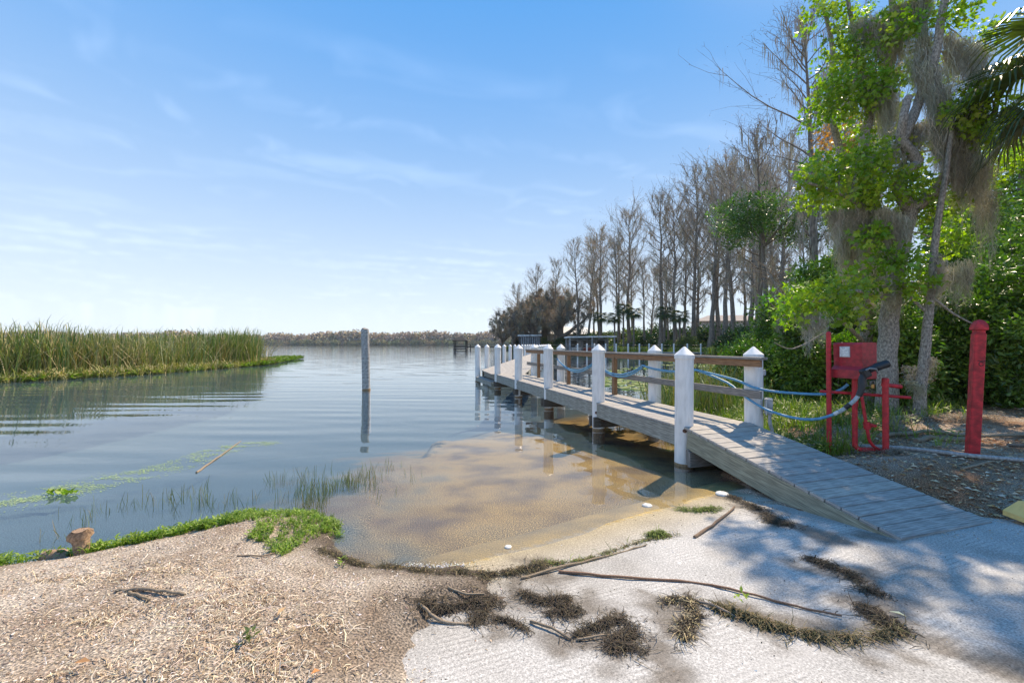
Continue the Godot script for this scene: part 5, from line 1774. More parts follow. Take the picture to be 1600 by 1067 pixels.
func make_right_green() -> void:
	var dark := [Color(0.11, 0.19, 0.035), Color(0.15, 0.24, 0.04), Color(0.21, 0.30, 0.05), Color(0.08, 0.14, 0.03)]
	var lit := [Color(0.22, 0.32, 0.045), Color(0.30, 0.39, 0.055), Color(0.16, 0.25, 0.04)]  # sunlit greens: light put into the leaf colour, mixed in to brighten the shrubs
	var list := [[6.9, 9.0, 1.0, 2.0, 420, 0, "dark glossy shrub behind the slim maple stem"], [8.3, 8.6, 1.2, 2.6, 640, 0, "dark glossy shrub just left of the red marker post"], [9.5, 8.4, 1.3, 3.1, 760, 0, "dark glossy shrub behind the red marker post"], [10.6, 8.0, 1.4, 3.4, 760, 0, "dark glossy shrub right of the red marker post"], [11.6, 7.4, 1.4, 3.6, 500, 0, "dark glossy shrub behind the fan palm"],
		[9.4, 10.6, 1.7, 4.6, 700, 1, "tall bright shrub rising behind the dark shrubs"], [12.6, 10.6, 2.0, 5.6, 800, 1, "tallest bright shrub at the end of the shrub wall"], [7.9, 11.8, 1.5, 3.6, 480, 1, "bright shrub between the maple trunks"], [9.8, 14.5, 1.4, 2.2, 260, 1, "bright shrub behind the leaning maple"], [8.2, 14.0, 1.0, 1.2, 180, 0, "low dark shrub at the edge of the marsh"], [11.0, 19.0, 1.6, 1.8, 220, 0, "dark rounded shrub beyond the marsh reeds"], [13.6, 22.0, 1.8, 2.1, 220, 1, "yellow green shrub below the nearest bare cypress"], [6.2, 10.4, 0.7, 1.1, 170, 1, "small bright shrub behind the red cabinet"]]
	for a in list:
		shrub("evergreen_shrub", a[6], V(a[0], 0.3, a[1]), Vector3(a[2], a[3], a[2] * 0.85), int(a[4] * 0.75), dark + lit if a[5] == 0 else lit + lit + dark, "shrubs along the edge of the wood", 0, 0.9 if a[1] < 12 else 1.2)
	# broadleaved trees behind
	for k in 5:
		var a: Array = [[17.6, 15.5, 7.5, "tall green tree behind the shrub wall"], [19.5, 16.0, 11.0, "green tree at the far end of the shrub wall"], [12.8, 16.5, 5.6, "green tree between the maple and the shrub wall"], [16.3, 27.0, 11.5, "dark green tree standing beyond the marsh among bare cypresses"], [24.0, 22.0, 10.0, "large green tree deep in the wood"]][k]
		var t := thing("broadleaf_tree", a[3], "tree", V(a[0], 0.3, a[1]), "green trees in the wood")
		var s := Shape.new()
		s.tube(wander(Vector3.ZERO, Vector3.UP, a[2] * 0.8, 7, 0.06, 0.1), taper(0.02 * a[2], 0.006 * a[2], 8), 8)
		obj("trunk", s, M.bark, t)
		var cr := Node3D.new()
		cr.name = "crown"
		t.add_child(cr)
		cr.position = Vector3(0, a[2] * (0.32 if k != 3 else 0.68), 0)
		if k == 3:
			fill_shrub(cr, Vector3(4.8, 3.8, 3.2), 250, dark, 0, 1.5)
		else:
			fill_shrub(cr, Vector3(a[2] * 0.26, a[2] * 0.62, a[2] * 0.26), 430, lit, 0, 1.5)
	# grass on the bank between dock and wood
	var kinds := [grass_tuft(M.grass, 12, 0.24, 0.009, 0.8), grass_tuft(M.grass, 9, 0.42, 0.010, 0.7), weed_tuft(M.grass, 14, 0.16, 0.075)]
	var xf := [[], [], []]
	var tall := []
	for k in 26000:
		var d := rr(4.9, 19.0)
		var x := rr(2.4, 14.0)
		if x > d * 0.95 + 1.0 or x < d * 0.10:
			continue
		var sd := near_at(near_sd, x, d) if d < 13.3 and x < 9.8 else inside_by(shore, Vector2(x, d))
		if sd < -0.5:
			continue
		var w := (Vector2(x, d) - EDGE).dot(ACROSS)
		if w < WIDE + 0.05:
			continue
		if d < 6.6 and w > WIDE + 0.6 and rng.randf() < 0.93 * clampf((6.9 - d) * 1.2, 0, 1) * clampf((x - 3.6) * 2.0, 0, 1):
			continue
		if x > 5.5 and d < 9.5 and rng.randf() < 0.85:
			continue
		var y := height_at(x, d) if d > 13.3 or x > 9.8 else near_at(near_h, x, d)
		var g := 0 if rng.randf() < 0.55 else (2 if rng.randf() < 0.6 else 1)
		xf[g].append(set_down(V(x, maxf(y, -0.05) - 0.01, d), rr(0.6, 1.25) * (1.0 + clampf((d - 8) * 0.06, 0, 0.8)), 0.25))
	for k in 3:
		stuff(scatter("bank_grass", kinds[k], xf[k], tints([Color(0.20, 0.29, 0.045), Color(0.27, 0.35, 0.06), Color(0.15, 0.23, 0.04), Color(0.32, 0.33, 0.10)], 60, 0.3)), ["short bright grass on the bank behind the dock", "longer blades standing in the bank grass behind the dock", "broad leaved weeds among the bank grass behind the dock"][k], "grass")
	# marsh reeds and lily pads
	var mg := grass_tuft(M.reed, 9, 1.25, 0.018, 0.5)
	for k in 1300:
		var d := rr(8.5, 34.0)
		var p := Vector2(rr(0.33, 0.62) * d, d)
		var sd := inside_by(shore, p)
		if sd < -2.2 or sd > 3.0 or lump.get_noise_2d(p.x * 0.6, p.y * 0.6) < -0.12:
			continue
		tall.append(set_down(V(p.x, maxf(height_at(p.x, d), -0.1), d), rr(0.5, 1.15), 0.15))
	stuff(scatter("marsh_reeds", mg, tall, tints([Color(0.18, 0.24, 0.06), Color(0.26, 0.26, 0.09), Color(0.13, 0.19, 0.05), Color(0.36, 0.3, 0.15)], 50)), "tall loose marsh grass along the water behind the dock railing", "marsh grass")
	var s := Shape.new()
	for k in 10:
		var a := 0.35 + k * (TAU - 0.6) / 10.0
		var b := 0.35 + (k + 1) * (TAU - 0.6) / 10.0
		s.tri2(Vector3.ZERO, Vector3(cos(b), 0.02, sin(b)), Vector3(cos(a), 0.02, sin(a)), Vector3.UP)
	var pads := []
	for k in 5200:
		var d := rr(8.5, 48.0)
		var p := Vector2(rr(0.20, 0.60) * d, d)
		var sd := inside_by(shore, p)
		if sd > -0.1 or sd < -9.0 or lump.get_noise_2d(p.x * 0.5 + 11, p.y * 0.35) < 0.02 + absf(sd) * 0.012:
			continue
		pads.append(set_down(V(p.x, rr(0.006, 0.03), d), rr(0.08, 0.17), 0.12))
	stuff(scatter("lily_pads", s.mesh(M.grass), pads, tints([Color(0.30, 0.36, 0.10), Color(0.4, 0.42, 0.16), Color(0.2, 0.28, 0.07)], 40)), "lily pads floating in the shallows behind the dock railing", "lily pads")

func make_left_green() -> void:
	var kinds := [weed_tuft(M.grass, 16, 0.075, 0.042), grass_tuft(M.grass, 10, 0.11, 0.006, 0.8)]
	var xf := [[], []]
	for k in 5200:
		var x := rr(-4.6, -1.15)
		var d := rr(2.6, 4.2)
		var sd := near_at(near_sd, x, d)
		var wide := 0.20 + 0.32 * smoothstep(-3.1, -1.9, x) + lump.get_noise_1d(x * 6.0) * 0.12
		if sd < -0.06 or sd > wide or (x < -3.15 and rng.randf() < 0.6):
			continue
		if x > -1.55 and d < 3.45:
			continue
		var g := 0 if rng.randf() < 0.62 else 1
		xf[g].append(set_down(V(x, maxf(near_at(near_h, x, d), 0.0), d), rr(0.5, 1.05) * (0.65 if x > -2.3 else 1.0), 0.3))
	for k in 2:
		stuff(scatter("shore_weeds", kinds[k], xf[k], tints([Color(0.24, 0.36, 0.045), Color(0.31, 0.42, 0.06), Color(0.17, 0.27, 0.04)], 40, 0.3)), ["bright leafy weeds along the water's edge in front of the mulch", "fine grass blades among the weeds at the water's edge"][k], "weeds")
	# thin blades standing in the shallows
	var bl := grass_tuft(M.reed, 3, 0.26, 0.0055, 0.5)
	var bx := []
	for k in 700:
		var p: Vector2
		var mode := rng.randf()
		if mode < 0.6:
			p = Vector2(-2.32, 4.00).lerp(Vector2(-1.43, 4.94), rng.randf()) + Vector2(rr(-0.35, 0.35), rr(-0.35, 0.75))
		else:
			p = Vector2(-4.00, 3.36).lerp(Vector2(-2.16, 4.72), rng.randf()) + Vector2(rr(-0.4, 0.4), rr(-0.1, 0.9))
		if inside_by(shore, p) > -0.03 or lump.get_noise_2d(p.x * 4.0, p.y * 4.0) < 0.0:
			continue
		bx.append(set_down(V(p.x, -0.06, p.y), rr(0.45, 0.95), 0.4))
	stuff(scatter("emergent_grass", bl, bx, tints([Color(0.16, 0.2, 0.06), Color(0.22, 0.22, 0.08), Color(0.12, 0.15, 0.05), Color(0.25, 0.2, 0.1)], 30)), "thin grass blades standing in the shallows off the mulch bank", "grass")
	# duckweed drifting in streaks
	var s := Shape.new()
	for k in 6:
		s.tri2(Vector3.ZERO, Vector3(cos((k + 1) * TAU / 6), 0, sin((k + 1) * TAU / 6)), Vector3(cos(k * TAU / 6), 0, sin(k * TAU / 6)), Vector3.UP)
	var dx := []
	var path := [Vector2(-5.25, 4.00), Vector2(-5.00, 4.42), Vector2(-4.80, 4.76), Vector2(-4.45, 5.40), Vector2(-4.39, 6.39), Vector2(-4.00, 6.89)]
	for k in 8000:
		var f := rng.randf() * 4.99
		var q := int(f)
		var wdt := 1.0 - 0.15 * f
		var g := rr(-1, 1) * rr(0, 1)
		var p: Vector2 = (path[q] as Vector2).lerp(path[q + 1], f - q) + Vector2(rr(-0.3, 0.3), g * wdt * 0.8)
		if blot.get_noise_2d(p.x * 2.5, p.y * 4.5) < rr(-0.25, 0.2):
			continue
		dx.append(set_down(V(p.x, 0.004, p.y), rr(0.003, 0.009), 0.0))
	stuff(scatter("duckweed", s.mesh(M.chip), dx, tints([Color(0.26, 0.36, 0.14), Color(0.32, 0.40, 0.18), Color(0.20, 0.30, 0.14)], 30)), "pale green duckweed drifting in a streak on the lake", "duckweed")
	var t := thing("water_hyacinth", "small floating clump of bright green water hyacinth on the lake", "water plant", V(-4.80, 0.0, 4.46))
	s = Shape.new()
	for k in 34:
		var o := Vector3(rr(-0.13, 0.13), 0.01, rr(-0.05, 0.05))
		var a := rr(0, TAU)
		var d := Vector3(cos(a) * 0.6, rr(0.3, 1.0), sin(a) * 0.6).normalized()
		s.col = tint(Color(0.30, 0.38, 0.07), 0.3)
		s.leaf(o, d, (Vector3.UP - d * d.y).normalized() if absf(d.y) < 0.95 else Vector3.RIGHT, rr(0.05, 0.09), 0.05)
	stuff(obj("leaves", s, M.grass, t))

func make_litter() -> void:
	# mulch: chips of wood, bark and shell
	var chips := []
	for k in 3:
		var s := Shape.new()
		s.box(Transform3D(Basis(Vector3.UP, 0.15 * k), Vector3.ZERO), Vector3(1.0, 0.10, 0.16 + 0.12 * k), 0.03 + 0.03 * k)
		chips.append(s.mesh(M.chip))
	var tan := [Color(0.68, 0.57, 0.45), Color(0.58, 0.47, 0.36), Color(0.74, 0.64, 0.53), Color(0.40, 0.30, 0.22), Color(0.80, 0.71, 0.61), Color(0.50, 0.39, 0.29), Color(0.24, 0.17, 0.125), Color(0.64, 0.51, 0.39), Color(0.33, 0.23, 0.16)]
	var brown := [Color(0.58, 0.33, 0.16), Color(0.45, 0.245, 0.12), Color(0.68, 0.44, 0.23), Color(0.26, 0.155, 0.085), Color(0.76, 0.57, 0.38), Color(0.50, 0.29, 0.14)]
	for zone in 2:
		var xf := [[], [], []]
		for k in [150000, 60000][zone]:
			var x: float
			var d: float
			if zone == 0:
				d = 1.15 + 2.8 * pow(rng.randf(), 1.25)
				x = rr(-1.32 * d - 0.3, 0.9)
			else:
				d = rr(3.0, 8.0)
				x = rr(2.9, 1.35 * d)
			var sl := near_at(near_sl, x, d)
			if sl > 0.02 and not (sl < 0.5 and rng.randf() < 0.8 * pow(maxf(0.0, 1.0 - sl / 0.5), 2.5)):
				continue
			if near_at(near_sd, x, d) < 0.06 or (zone == 1 and (Vector2(x, d) - EDGE).dot(ACROSS) < WIDE + 0.03 and d > 3.3):
				continue
			if blot.get_noise_2d(x * 0.9 + 3, d * 0.9) < rr(-0.9, 0.15) and rng.randf() < 0.4:
				continue
			if zone == 0 and sl > -0.75 and rng.randf() < smoothstep(-0.75, -0.2, sl) * clampf((d - 1.6) * 1.5, 0, 1) * 0.9:
				continue
			var y := on_ground(x, d)
			var sz := 0.003 + 0.017 * pow(rng.randf(), 5.0)
			var b := Basis(Vector3.UP, rr(0, TAU)) * Basis(Vector3.RIGHT, rr(-0.45, 0.45)) * Basis(Vector3.BACK, rr(-0.35, 0.35))
			xf[k % 3].append(Transform3D(b.scaled(Vector3.ONE * sz), V(x, y + sz * 0.12, d)))
		for k in 3:
			stuff(scatter("mulch", chips[k], xf[k], tints(tan if zone == 0 else brown, 80, 0.25)), ["%s mulch chips on the bank left of the concrete", "%s mulch chips around the red pump stand"][zone] % ["narrow", "medium", "broad"][k], "mulch")
	# dry straw over the left bank, dead leaves over the right
	wrack("dry straw and fine twigs littering the sunlit mulch bank", [Vector2(-2.86, 2.53), Vector2(-1.99, 2.61), Vector2(-1.34, 2.31), Vector2(-2.19, 2.11), Vector2(-0.92, 2.14), Vector2(-1.44, 1.89), Vector2(-0.88, 1.80), Vector2(-1.97, 1.74)], 0.50, 0.012, 5200, [Color(0.62, 0.50, 0.36), Color(0.46, 0.34, 0.23), Color(0.72, 0.62, 0.48), Color(0.26, 0.18, 0.12)])
	var lm := Shape.new()
	lm.leaf(Vector3(-0.5, 0, 0), Vector3.RIGHT, Vector3.UP, 1.0, 0.45, 0.35)
	var lx := []
	for k in 2600:
		var d := rr(3.2, 8.0)
		var x := rr(3.4, 1.3 * d)
		if near_at(near_sl, x, d) > -0.05 or (Vector2(x, d) - EDGE).dot(ACROSS) < WIDE + 0.08:
			continue
		lx.append(set_down(V(x, on_ground(x, d) + 0.012, d), rr(0.03, 0.075), 0.5))
	stuff(scatter("leaf_litter", lm.mesh(M.dry_leaf), lx, tints([Color(0.52, 0.33, 0.17), Color(0.62, 0.45, 0.28), Color(0.36, 0.21, 0.11), Color(0.68, 0.56, 0.40)], 40)), "fallen brown leaves on the ground around the pump stand and marker post", "leaves")
	# scraps of shell and grit on the concrete, thickest by the water
	var gx := []
	for k in 5200:
		var p := Vector2(rr(-0.8, 6.5), rr(1.2, 4.4))
		if near_at(near_sl, p.x, p.y) < 0.0 or slab_height(p.x, p.y) < 0.004:
			continue
		var sz := 0.003 + 0.009 * pow(rng.randf(), 4.0)
		gx.append(any_way(V(p.x, slab_height(p.x, p.y) + 0.012 * lump.get_noise_2d(p.x * 1.5, p.y * 1.5) + sz * 0.1, p.y), sz))
	stuff(scatter("grit", chips[2], gx, tints([Color(0.16, 0.12, 0.08), Color(0.3, 0.24, 0.17), Color(0.75, 0.72, 0.68), Color(0.10, 0.08, 0.06)], 30)), "dark grit and shell scraps scattered over the concrete", "grit")
	# white foam of shell and bubbles at the waterline
	var fx := []
	for k in 420:
		var p: Vector2 = Vector2(-0.78, 3.03).lerp(Vector2(-0.33, 3.03), rng.randf()) + Vector2(rr(-0.12, 0.12), rr(-1, 1) * rr(0, 0.07))
		fx.append(any_way(V(p.x, rr(0.0, 0.012), p.y), rr(0.004, 0.015)))
	stuff(scatter("white_foam", chips[2], fx, tints([Color(0.85, 0.86, 0.83)], 10, 0.1)), "white foam and shell at the waterline in the middle of the shore", "foam")
	# matted weed washed up on the concrete and along the waterline
	var drk := [Color(0.05, 0.038, 0.026), Color(0.07, 0.053, 0.034), Color(0.034, 0.028, 0.021), Color(0.10, 0.077, 0.048)]
	var olive := [Color(0.10, 0.09, 0.038), Color(0.16, 0.125, 0.06), Color(0.06, 0.055, 0.026), Color(0.22, 0.16, 0.085)]
	var moss := [Color(0.12, 0.16, 0.03), Color(0.17, 0.21, 0.04), Color(0.08, 0.11, 0.025)]
	wrack("long curved rope of matted olive weed lying across the concrete", [Vector2(1.15, 2.39), Vector2(1.26, 2.29), Vector2(1.36, 2.19), Vector2(1.47, 2.11), Vector2(1.61, 2.07), Vector2(1.79, 2.07), Vector2(1.95, 2.13)], 0.065, 0.055, 2600, olive)
	wrack("clump of dark weed at the far end of the rope of weed", [Vector2(1.95, 2.32), Vector2(1.94, 2.21), Vector2(1.94, 2.12)], 0.09, 0.045, 1300, drk)
	wrack("dark brown weed trailing away from the foot of the plank ramp", [Vector2(2.07, 2.93), Vector2(2.12, 2.83), Vector2(2.17, 2.71), Vector2(2.12, 2.55), Vector2(2.14, 2.44)], 0.075, 0.02, 1500, drk)
	wrack("matted weed with a straw coloured patch, left of the rope of weed", [Vector2(0.90, 2.46), Vector2(1.04, 2.48), Vector2(1.00, 2.29), Vector2(0.88, 2.21), Vector2(0.87, 2.11)], 0.075, 0.035, 1500, drk + [Color(0.42, 0.34, 0.19)])
	wrack("broad dark patch of weed in the middle of the concrete", [Vector2(0.33, 2.19), Vector2(0.50, 2.27), Vector2(0.62, 2.32), Vector2(0.61, 2.17), Vector2(0.48, 2.10), Vector2(0.63, 2.05)], 0.085, 0.022, 2300, drk)
	wrack("dark weed patch at the upper left corner of the concrete", [Vector2(0.06, 2.63), Vector2(0.19, 2.51), Vector2(0.33, 2.54), Vector2(0.22, 2.39), Vector2(0.39, 2.41)], 0.08, 0.022, 1500, drk)
	wrack("small dark weed streak left of the broad weed patch", [Vector2(-0.09, 2.36), Vector2(0.00, 2.32), Vector2(0.09, 2.24)], 0.04, 0.015, 330, drk)
	wrack("wet dark weed piled against the foot of the ramp side board", [Vector2(2.28, 4.39), Vector2(2.32, 4.17), Vector2(2.34, 3.88), Vector2(2.25, 3.64), Vector2(2.36, 3.52)], 0.12, 0.025, 1900, drk)
	wrack("mossy green weed clump beside the wet weed by the ramp", [Vector2(1.61, 4.06), Vector2(1.76, 3.98), Vector2(1.99, 4.01)], 0.09, 0.05, 1300, moss)
	wrack("small mound of mossy green weed on the shoreline stick", [Vector2(1.12, 3.42), Vector2(1.24, 3.45)], 0.06, 0.075, 900, moss)
	wrack("line of weed left by the water along the edge of the concrete", [Vector2(0.14, 3.04), Vector2(0.32, 3.01), Vector2(0.53, 3.04), Vector2(0.78, 3.18), Vector2(1.02, 3.33), Vector2(1.36, 3.44)], 0.035, 0.02, 900, olive + moss)
	wrack("wet weed and roots along the waterline below the mulch", [Vector2(-1.42, 3.10), Vector2(-1.07, 2.92), Vector2(-0.69, 2.83), Vector2(-0.35, 2.83), Vector2(0.00, 2.89), Vector2(0.23, 2.99)], 0.10, 0.04, 3200, drk + olive)
	wrack("dark weed strewn on the mulch beside the concrete", [Vector2(-0.59, 2.42), Vector2(-0.37, 2.45), Vector2(-0.12, 2.55), Vector2(-0.21, 2.32)], 0.13, 0.02, 1900, drk)
	wrack("tangle of grey brown moss at the foot of the right red pipe post", [Vector2(4.2, 4.72), Vector2(4.34, 4.66), Vector2(4.0, 4.95), Vector2(4.45, 4.75)], 0.10, 0.14, 1600, [Color(0.27, 0.22, 0.16), Color(0.2, 0.15, 0.1), Color(0.34, 0.30, 0.24)])
	wrack("heap of tangled dead moss at the foot of the maple", [Vector2(5.9, 6.5), Vector2(6.4, 6.6), Vector2(6.9, 6.4), Vector2(7.5, 6.4)], 0.28, 0.26, 3000, [Color(0.34, 0.29, 0.22), Color(0.24, 0.19, 0.14), Color(0.42, 0.37, 0.30)])
	# sticks and stalks
	stalk("long reddish palm stalk lying across the concrete", [Vector2(0.32, 2.88), Vector2(0.68, 2.77), Vector2(1.14, 2.67), Vector2(1.36, 2.54), Vector2(1.55, 2.39), Vector2(1.76, 2.25)], 0.010, 0.005, Color(0.36, 0.20, 0.12), 0.02)
	stalk("straight stick lying along the edge of the water on the concrete", [Vector2(0.06, 2.81), Vector2(0.41, 2.96), Vector2(0.87, 3.17), Vector2(1.04, 3.25)], 0.010, 0.006, Color(0.42, 0.31, 0.20), 0.015)
	stalk("brown stick beside the mossy weed mound", [Vector2(1.46, 3.36), Vector2(1.77, 3.64), Vector2(2.13, 4.03)], 0.014, 0.008, Color(0.30, 0.20, 0.13), 0.02)
	stalk("pale bent stick on the dark weed beside the concrete", [Vector2(-0.54, 2.42), Vector2(-0.39, 2.34), Vector2(-0.23, 2.31)], 0.010, 0.008, Color(0.52, 0.42, 0.31), 0.03)
	stalk("short pale twig on the waterline weed", [Vector2(-0.39, 2.59), Vector2(-0.28, 2.56), Vector2(-0.17, 2.60)], 0.008, 0.005, Color(0.45, 0.36, 0.25), 0.04)
	stalk("straight split stick on the sunlit mulch", [Vector2(-2.24, 2.38), Vector2(-2.04, 2.37), Vector2(-1.82, 2.34)], 0.011, 0.008, Color(0.56, 0.43, 0.28), 0.02)
	stalk("short brown stick lying against the split stick", [Vector2(-2.14, 2.35), Vector2(-1.98, 2.30)], 0.010, 0.006, Color(0.44, 0.31, 0.2), 0.015)
	stalk("forked twig on the mulch just below the shore weeds", [Vector2(-1.85, 2.83), Vector2(-1.67, 2.85), Vector2(-1.59, 2.98)], 0.007, 0.004, Color(0.42, 0.3, 0.2), 0.02)
	stalk("curved twig on the small dark weed streak", [Vector2(0.10, 2.32), Vector2(0.21, 2.24), Vector2(0.30, 2.16)], 0.008, 0.006, Color(0.34, 0.26, 0.18), 0.02)
	stalk("light twig beside the broad dark weed patch", [Vector2(0.33, 2.15), Vector2(0.43, 2.16), Vector2(0.52, 2.18)], 0.006, 0.004, Color(0.48, 0.38, 0.26), 0.02)
	stalk("grey twig crossing the left end of the rope of weed", [Vector2(1.07, 2.47), Vector2(1.14, 2.37), Vector2(1.22, 2.28)], 0.009, 0.006, Color(0.34, 0.27, 0.21), 0.05)
	stalk("dead reed stalk floating on the lake with one end raised", [Vector2(-3.94, 5.24), Vector2(-4.18, 6.02), Vector2(-4.49, 6.94)], 0.012, 0.006, Color(0.55, 0.44, 0.30), 0.02)
	stalk("long fallen branch lying behind the red marker post", [Vector2(4.9, 5.6), Vector2(5.7, 5.75), Vector2(6.2, 5.5), Vector2(7.4, 5.15)], 0.03, 0.018, Color(0.40, 0.33, 0.27), 0.06)
	stalk("broken branch end in the mulch left of the red marker post", [Vector2(4.5, 4.2), Vector2(4.75, 4.25), Vector2(4.95, 4.3)], 0.014, 0.010, Color(0.42, 0.34, 0.27), 0.03)
	stalk("bleached root lying in the mulch behind the water pipe", [Vector2(5.15, 5.35), Vector2(5.4, 5.4), Vector2(5.7, 5.25)], 0.035, 0.03, Color(0.62, 0.55, 0.47), 0.03)
	stalk("thin branch across the mulch beyond the marker post", [Vector2(5.9, 5.0), Vector2(6.6, 4.75), Vector2(7.3, 4.6)], 0.018, 0.010, Color(0.30, 0.24, 0.19), 0.05)
	# fallen leaves
	var lf := [[Vector2(-1.83, 1.79), "single orange brown leaf on the mulch at the lower left"], [Vector2(-1.20, 2.19), "curled tan leaf on the sunlit mulch"], [Vector2(2.03, 2.20), "pale green leaf at the end of the rope of weed"], [Vector2(-0.86, 1.82), "small orange leaf near the edge of the concrete"]]
	for k in 4:
		var s := Shape.new()
		s.col = [Color(0.48, 0.25, 0.10), Color(0.5, 0.34, 0.18), Color(0.45, 0.50, 0.36), Color(0.55, 0.24, 0.08)][k]
		s.leaf(Vector3(-0.03, 0.012, 0), Vector3(1, 0.1, 0).normalized(), Vector3(-0.1, 1, 0.1).normalized(), [0.07, 0.06, 0.075, 0.04][k], 0.03, 0.3)
		var o := obj("fallen_leaf", s, M.dry_leaf)
		var q: Vector2 = lf[k][0]
		o.position = V(q.x, on_ground(q.x, q.y) + 0.02, q.y)
		o.rotation.y = k * 1.3
		tag(o, lf[k][1], "leaf")
	# sprig of fresh leaves on the weed, and seedlings
	for k in 3:
		var q: Vector2 = [Vector2(1.28, 2.36), Vector2(-1.25, 1.98), Vector2(-1.16, 2.86)][k]
		var s := Shape.new()
		for z in [10, 16, 12][k]:
			var a := rr(0, TAU)
			var d := Vector3(cos(a), rr(0.2, 1.0), sin(a)).normalized()
			s.col = tint([Color(0.36, 0.45, 0.05), Color(0.14, 0.17, 0.05), Color(0.26, 0.36, 0.05)][k], 0.3)
			s.leaf(Vector3(rr(-0.03, 0.03), rr(0, 0.04), rr(-0.03, 0.03)), d, (Vector3.UP - d * d.y).normalized(), rr(0.025, 0.05), 0.018)
		var o := obj("weed_sprig", s, M.grass)
		o.position = V(q.x, on_ground(q.x, q.y) + [0.05, 0.0, 0.0][k], q.y)
		tag(o, ["yellow green sprig lying on the rope of weed", "dark little weed growing in the sunlit mulch", "green seedling at the waterline below the mulch"][k], "plant")
	# cypress knees at the water's edge
	var t := thing("cypress_knee", "upright cypress knee with a knobbed head at the water's edge", "stump", V(-3.12, 0.0, 3.04))
	var s := Shape.new()
	var p := []
	var r := []
	for k in 14:
		var f := k / 13.0
		p.append(Vector3(0.012 * sin(f * 5), -0.05 + 0.305 * f, 0.008 * cos(f * 4)))
		r.append(0.062 - 0.016 * sin(f * 3.0) + (0.016 if f > 0.8 else 0.0) - (0.03 if f > 0.98 else 0.0) + rr(-0.003, 0.003))
	s.tube(p, r, 14)
	knobble(s, 0.010)
	obj("knee", s, M.knee_wood, t)
	t = thing("fallen_knee", "rounded cypress knee lying beside the upright one", "stump", V(-3.28, 0.06, 3.02))
	s = Shape.new()
	p = []
	r = []
	for k in 12:
		var f := k / 11.0
		p.append(Vector3(-0.10 + 0.19 * f, 0.015 * sin(f * 3), 0.0))
		r.append(0.052 * sqrt(maxf(0.02, 1.0 - pow(f * 2 - 1, 4))) + rr(-0.003, 0.003))
	s.tube(p, r, 14)
	knobble(s, 0.010)
	obj("knee", s, M.knee_wood, t)
	# pale lumps by the ramp
	for k in 4:
		var q: Vector2 = [Vector2(1.35, 4.19), Vector2(-0.03, 3.33), Vector2(2.24, 4.47), Vector2(1.17, 2.93)][k]
		s = Shape.new()
		var pr := []
		var w: float = [0.05, 0.03, 0.07, 0.02][k]
		for z in 7:
			var a := z / 6.0 * PI / 2
			pr.append(Vector2(cos(a) * w, sin(a) * w * 0.4))
		pr[6].x = 0.0
		s.lathe(Vector3.ZERO, pr, 14)
		knobble(s, w * 0.15)
		var o := obj("pale_stone", s, M.shell)
		o.position = V(q.x, maxf(slab_height(q.x, q.y), -0.01) + 0.002, q.y)
		tag(o, ["white lump of stone at the waterline near the mossy weed", "small white stone in the shallows", "pale stone against the plank ramp", "small dark edged stone on the concrete"][k], "stone")

func knobble(s: Shape, k: float) -> void:
	for q in s.v.size():
		s.v[q] += s.n[q] * blot.get_noise_3d(s.v[q].x * 40, s.v[q].y * 40, s.v[q].z * 40) * k

func stalk(label: String, path: Array, r0: float, r1: float, c: Color, up: float) -> void:
	var p := []
	for k in path.size():
		var q: Vector2 = path[k]
		p.append(V(q.x, maxf(on_ground(q.x, q.y), -0.005) + r0 * 0.7 + up * 0.3 * (k % 2), q.y))
	p = smooth(p, 5)
	for k in range(1, p.size()):
		p[k] += rdir() * r0 * 0.4
	var s := Shape.new()
	s.col = Color(c.r / 0.42, c.g / 0.32, c.b / 0.22)
	var r := taper(r0, r1, p.size())
	for k in r.size():
		r[k] *= rr(0.88, 1.12)
	s.tube(p, r, 7)
	tag(obj("stick", s, M.stick), label, "stick")

func wrack(label: String, path: Array, wide: float, tall: float, n: int, cols: Array) -> void:
	var s := Shape.new()
	for k in int(n * 1.7):
		var f := rng.randf() * (path.size() - 1.001)
		var q := int(f)
		var g := rr(-1, 1)
		var far := g * absf(g) if rng.randf() < 0.75 else g * 2.2
		var a := rr(0, TAU)
		var c: Vector2 = (path[q] as Vector2).lerp(path[q + 1], f - q) + Vector2(cos(a), sin(a)) * absf(far) * wide * (0.8 + 0.5 * lump.get_noise_1d(f * 3.0 + wide * 99))
		if blot.get_noise_2d(c.x * 7.0, c.y * 7.0) < -0.22 + absf(far) * 0.35 and k % 6:
			continue
		var y := maxf(on_ground(c.x, c.y), 0.0) + 0.003 + rng.randf() * tall * 0.5 * clampf(1.0 - absf(far), 0.05, 1)
		var o := V(c.x, y, c.y)
		var d := rdir()
		d.y *= 0.14
		d = d.normalized()
		var l := rr(0.012, 0.045) if k % 9 else rr(0.05, 0.11)
		var side := d.cross(Vector3.UP).normalized()
		s.col = tint(cols[rng.randi_range(0, cols.size() - 1)], 0.35)
		s.ribbon([o, o + d * l * 0.5 + Vector3(0, rr(0, 0.012), 0) + side * rr(-0.012, 0.012), o + d * l + side * rr(-0.02, 0.02) - Vector3(0, rr(0, 0.01), 0)], [0.002, 0.0042, 0.0015], (side + Vector3.UP * rr(-0.6, 0.6)).normalized())
	stuff(obj("washed_up_weed", s, M.weed_wrack), label, "weed")

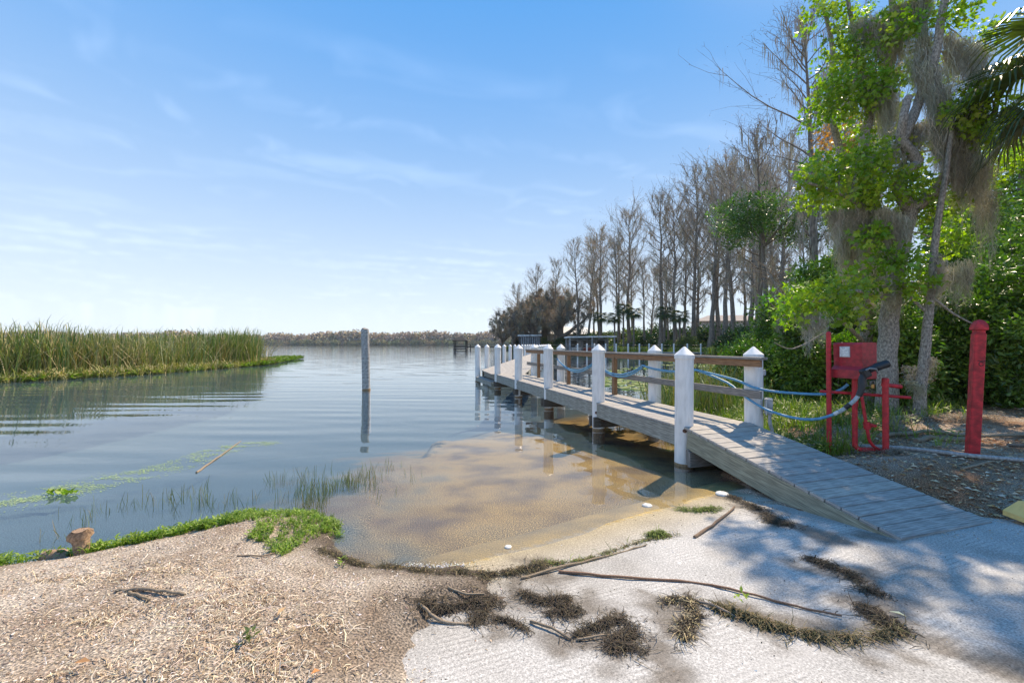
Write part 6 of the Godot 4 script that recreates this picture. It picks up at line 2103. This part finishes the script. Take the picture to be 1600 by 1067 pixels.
func _ready() -> void:
	rng.seed = 4711
	lump.seed = 5
	lump.frequency = 0.35
	lump.fractal_octaves = 3
	blot.seed = 9
	blot.frequency = 0.8
	blot.fractal_octaves = 4
	var cam := Camera3D.new()
	cam.name = "camera"
	cam.position = Vector3(0, 1.6, 0)
	cam.rotation_degrees = Vector3(0.394, 0, 0)
	cam.fov = 78.3
	cam.near = 0.05
	cam.far = 4000
	add_child(cam)
	cam.current = true
	var env := Environment.new()
	var sky := Sky.new()
	var sm := ProceduralSkyMaterial.new()
	sm.sky_top_color = Color(0.030, 0.188, 0.465).linear_to_srgb()
	sm.sky_horizon_color = Color(0.53, 0.58, 0.605).linear_to_srgb()
	sm.sky_curve = 0.25
	sm.ground_bottom_color = Color(0.08, 0.08, 0.07).linear_to_srgb()
	sm.ground_horizon_color = Color(0.25, 0.28, 0.28).linear_to_srgb()
	sm.sun_angle_max = 25.0  # wide sun glow, out of view, warms the shaded sides
	sm.sun_curve = 0.4
	sm.sky_cover = sky_clouds()
	sky.sky_material = sm
	env.background_mode = Environment.BG_SKY
	env.sky = sky
	env.background_energy_multiplier = 1.0
	env.tonemap_mode = Environment.TONE_MAPPER_LINEAR
	env.tonemap_exposure = 1.9
	env.fog_enabled = true
	env.fog_light_color = Color(0.86, 0.91, 0.97)
	env.fog_density = 0.00016
	env.sdfgi_enabled = true
	env.ssao_enabled = true
	env.ssil_enabled = true
	var we := WorldEnvironment.new()
	we.name = "world"
	we.environment = env
	add_child(we)
	var sun := DirectionalLight3D.new()
	sun.name = "sun"
	sun.light_color = Color(1.0, 0.925, 0.815)
	sun.light_energy = 1.2
	sun.light_angular_distance = 0.5
	sun.shadow_enabled = true
	var az := deg_to_rad(40.0)
	var el := deg_to_rad(51.0)
	var towards := Vector3(sin(az) * cos(el), sin(el), -cos(az) * cos(el))
	sun.basis = Basis.looking_at(-towards)
	add_child(sun)
	make_materials()
	rng.seed = 1
	make_ground()
	read_near()
	rng.seed = 2
	make_dock()
	rng.seed = 3
	make_lake_things()
	make_rail_things()
	make_red_things()
	rng.seed = 4
	make_clumps()
	make_far_woods()
	rng.seed = 5
	make_tree_line()
	rng.seed = 6
	make_reeds()
	rng.seed = 7
	make_big_trees()
	rng.seed = 8
	make_right_green()
	rng.seed = 9
	make_left_green()
	rng.seed = 10
	make_litter()
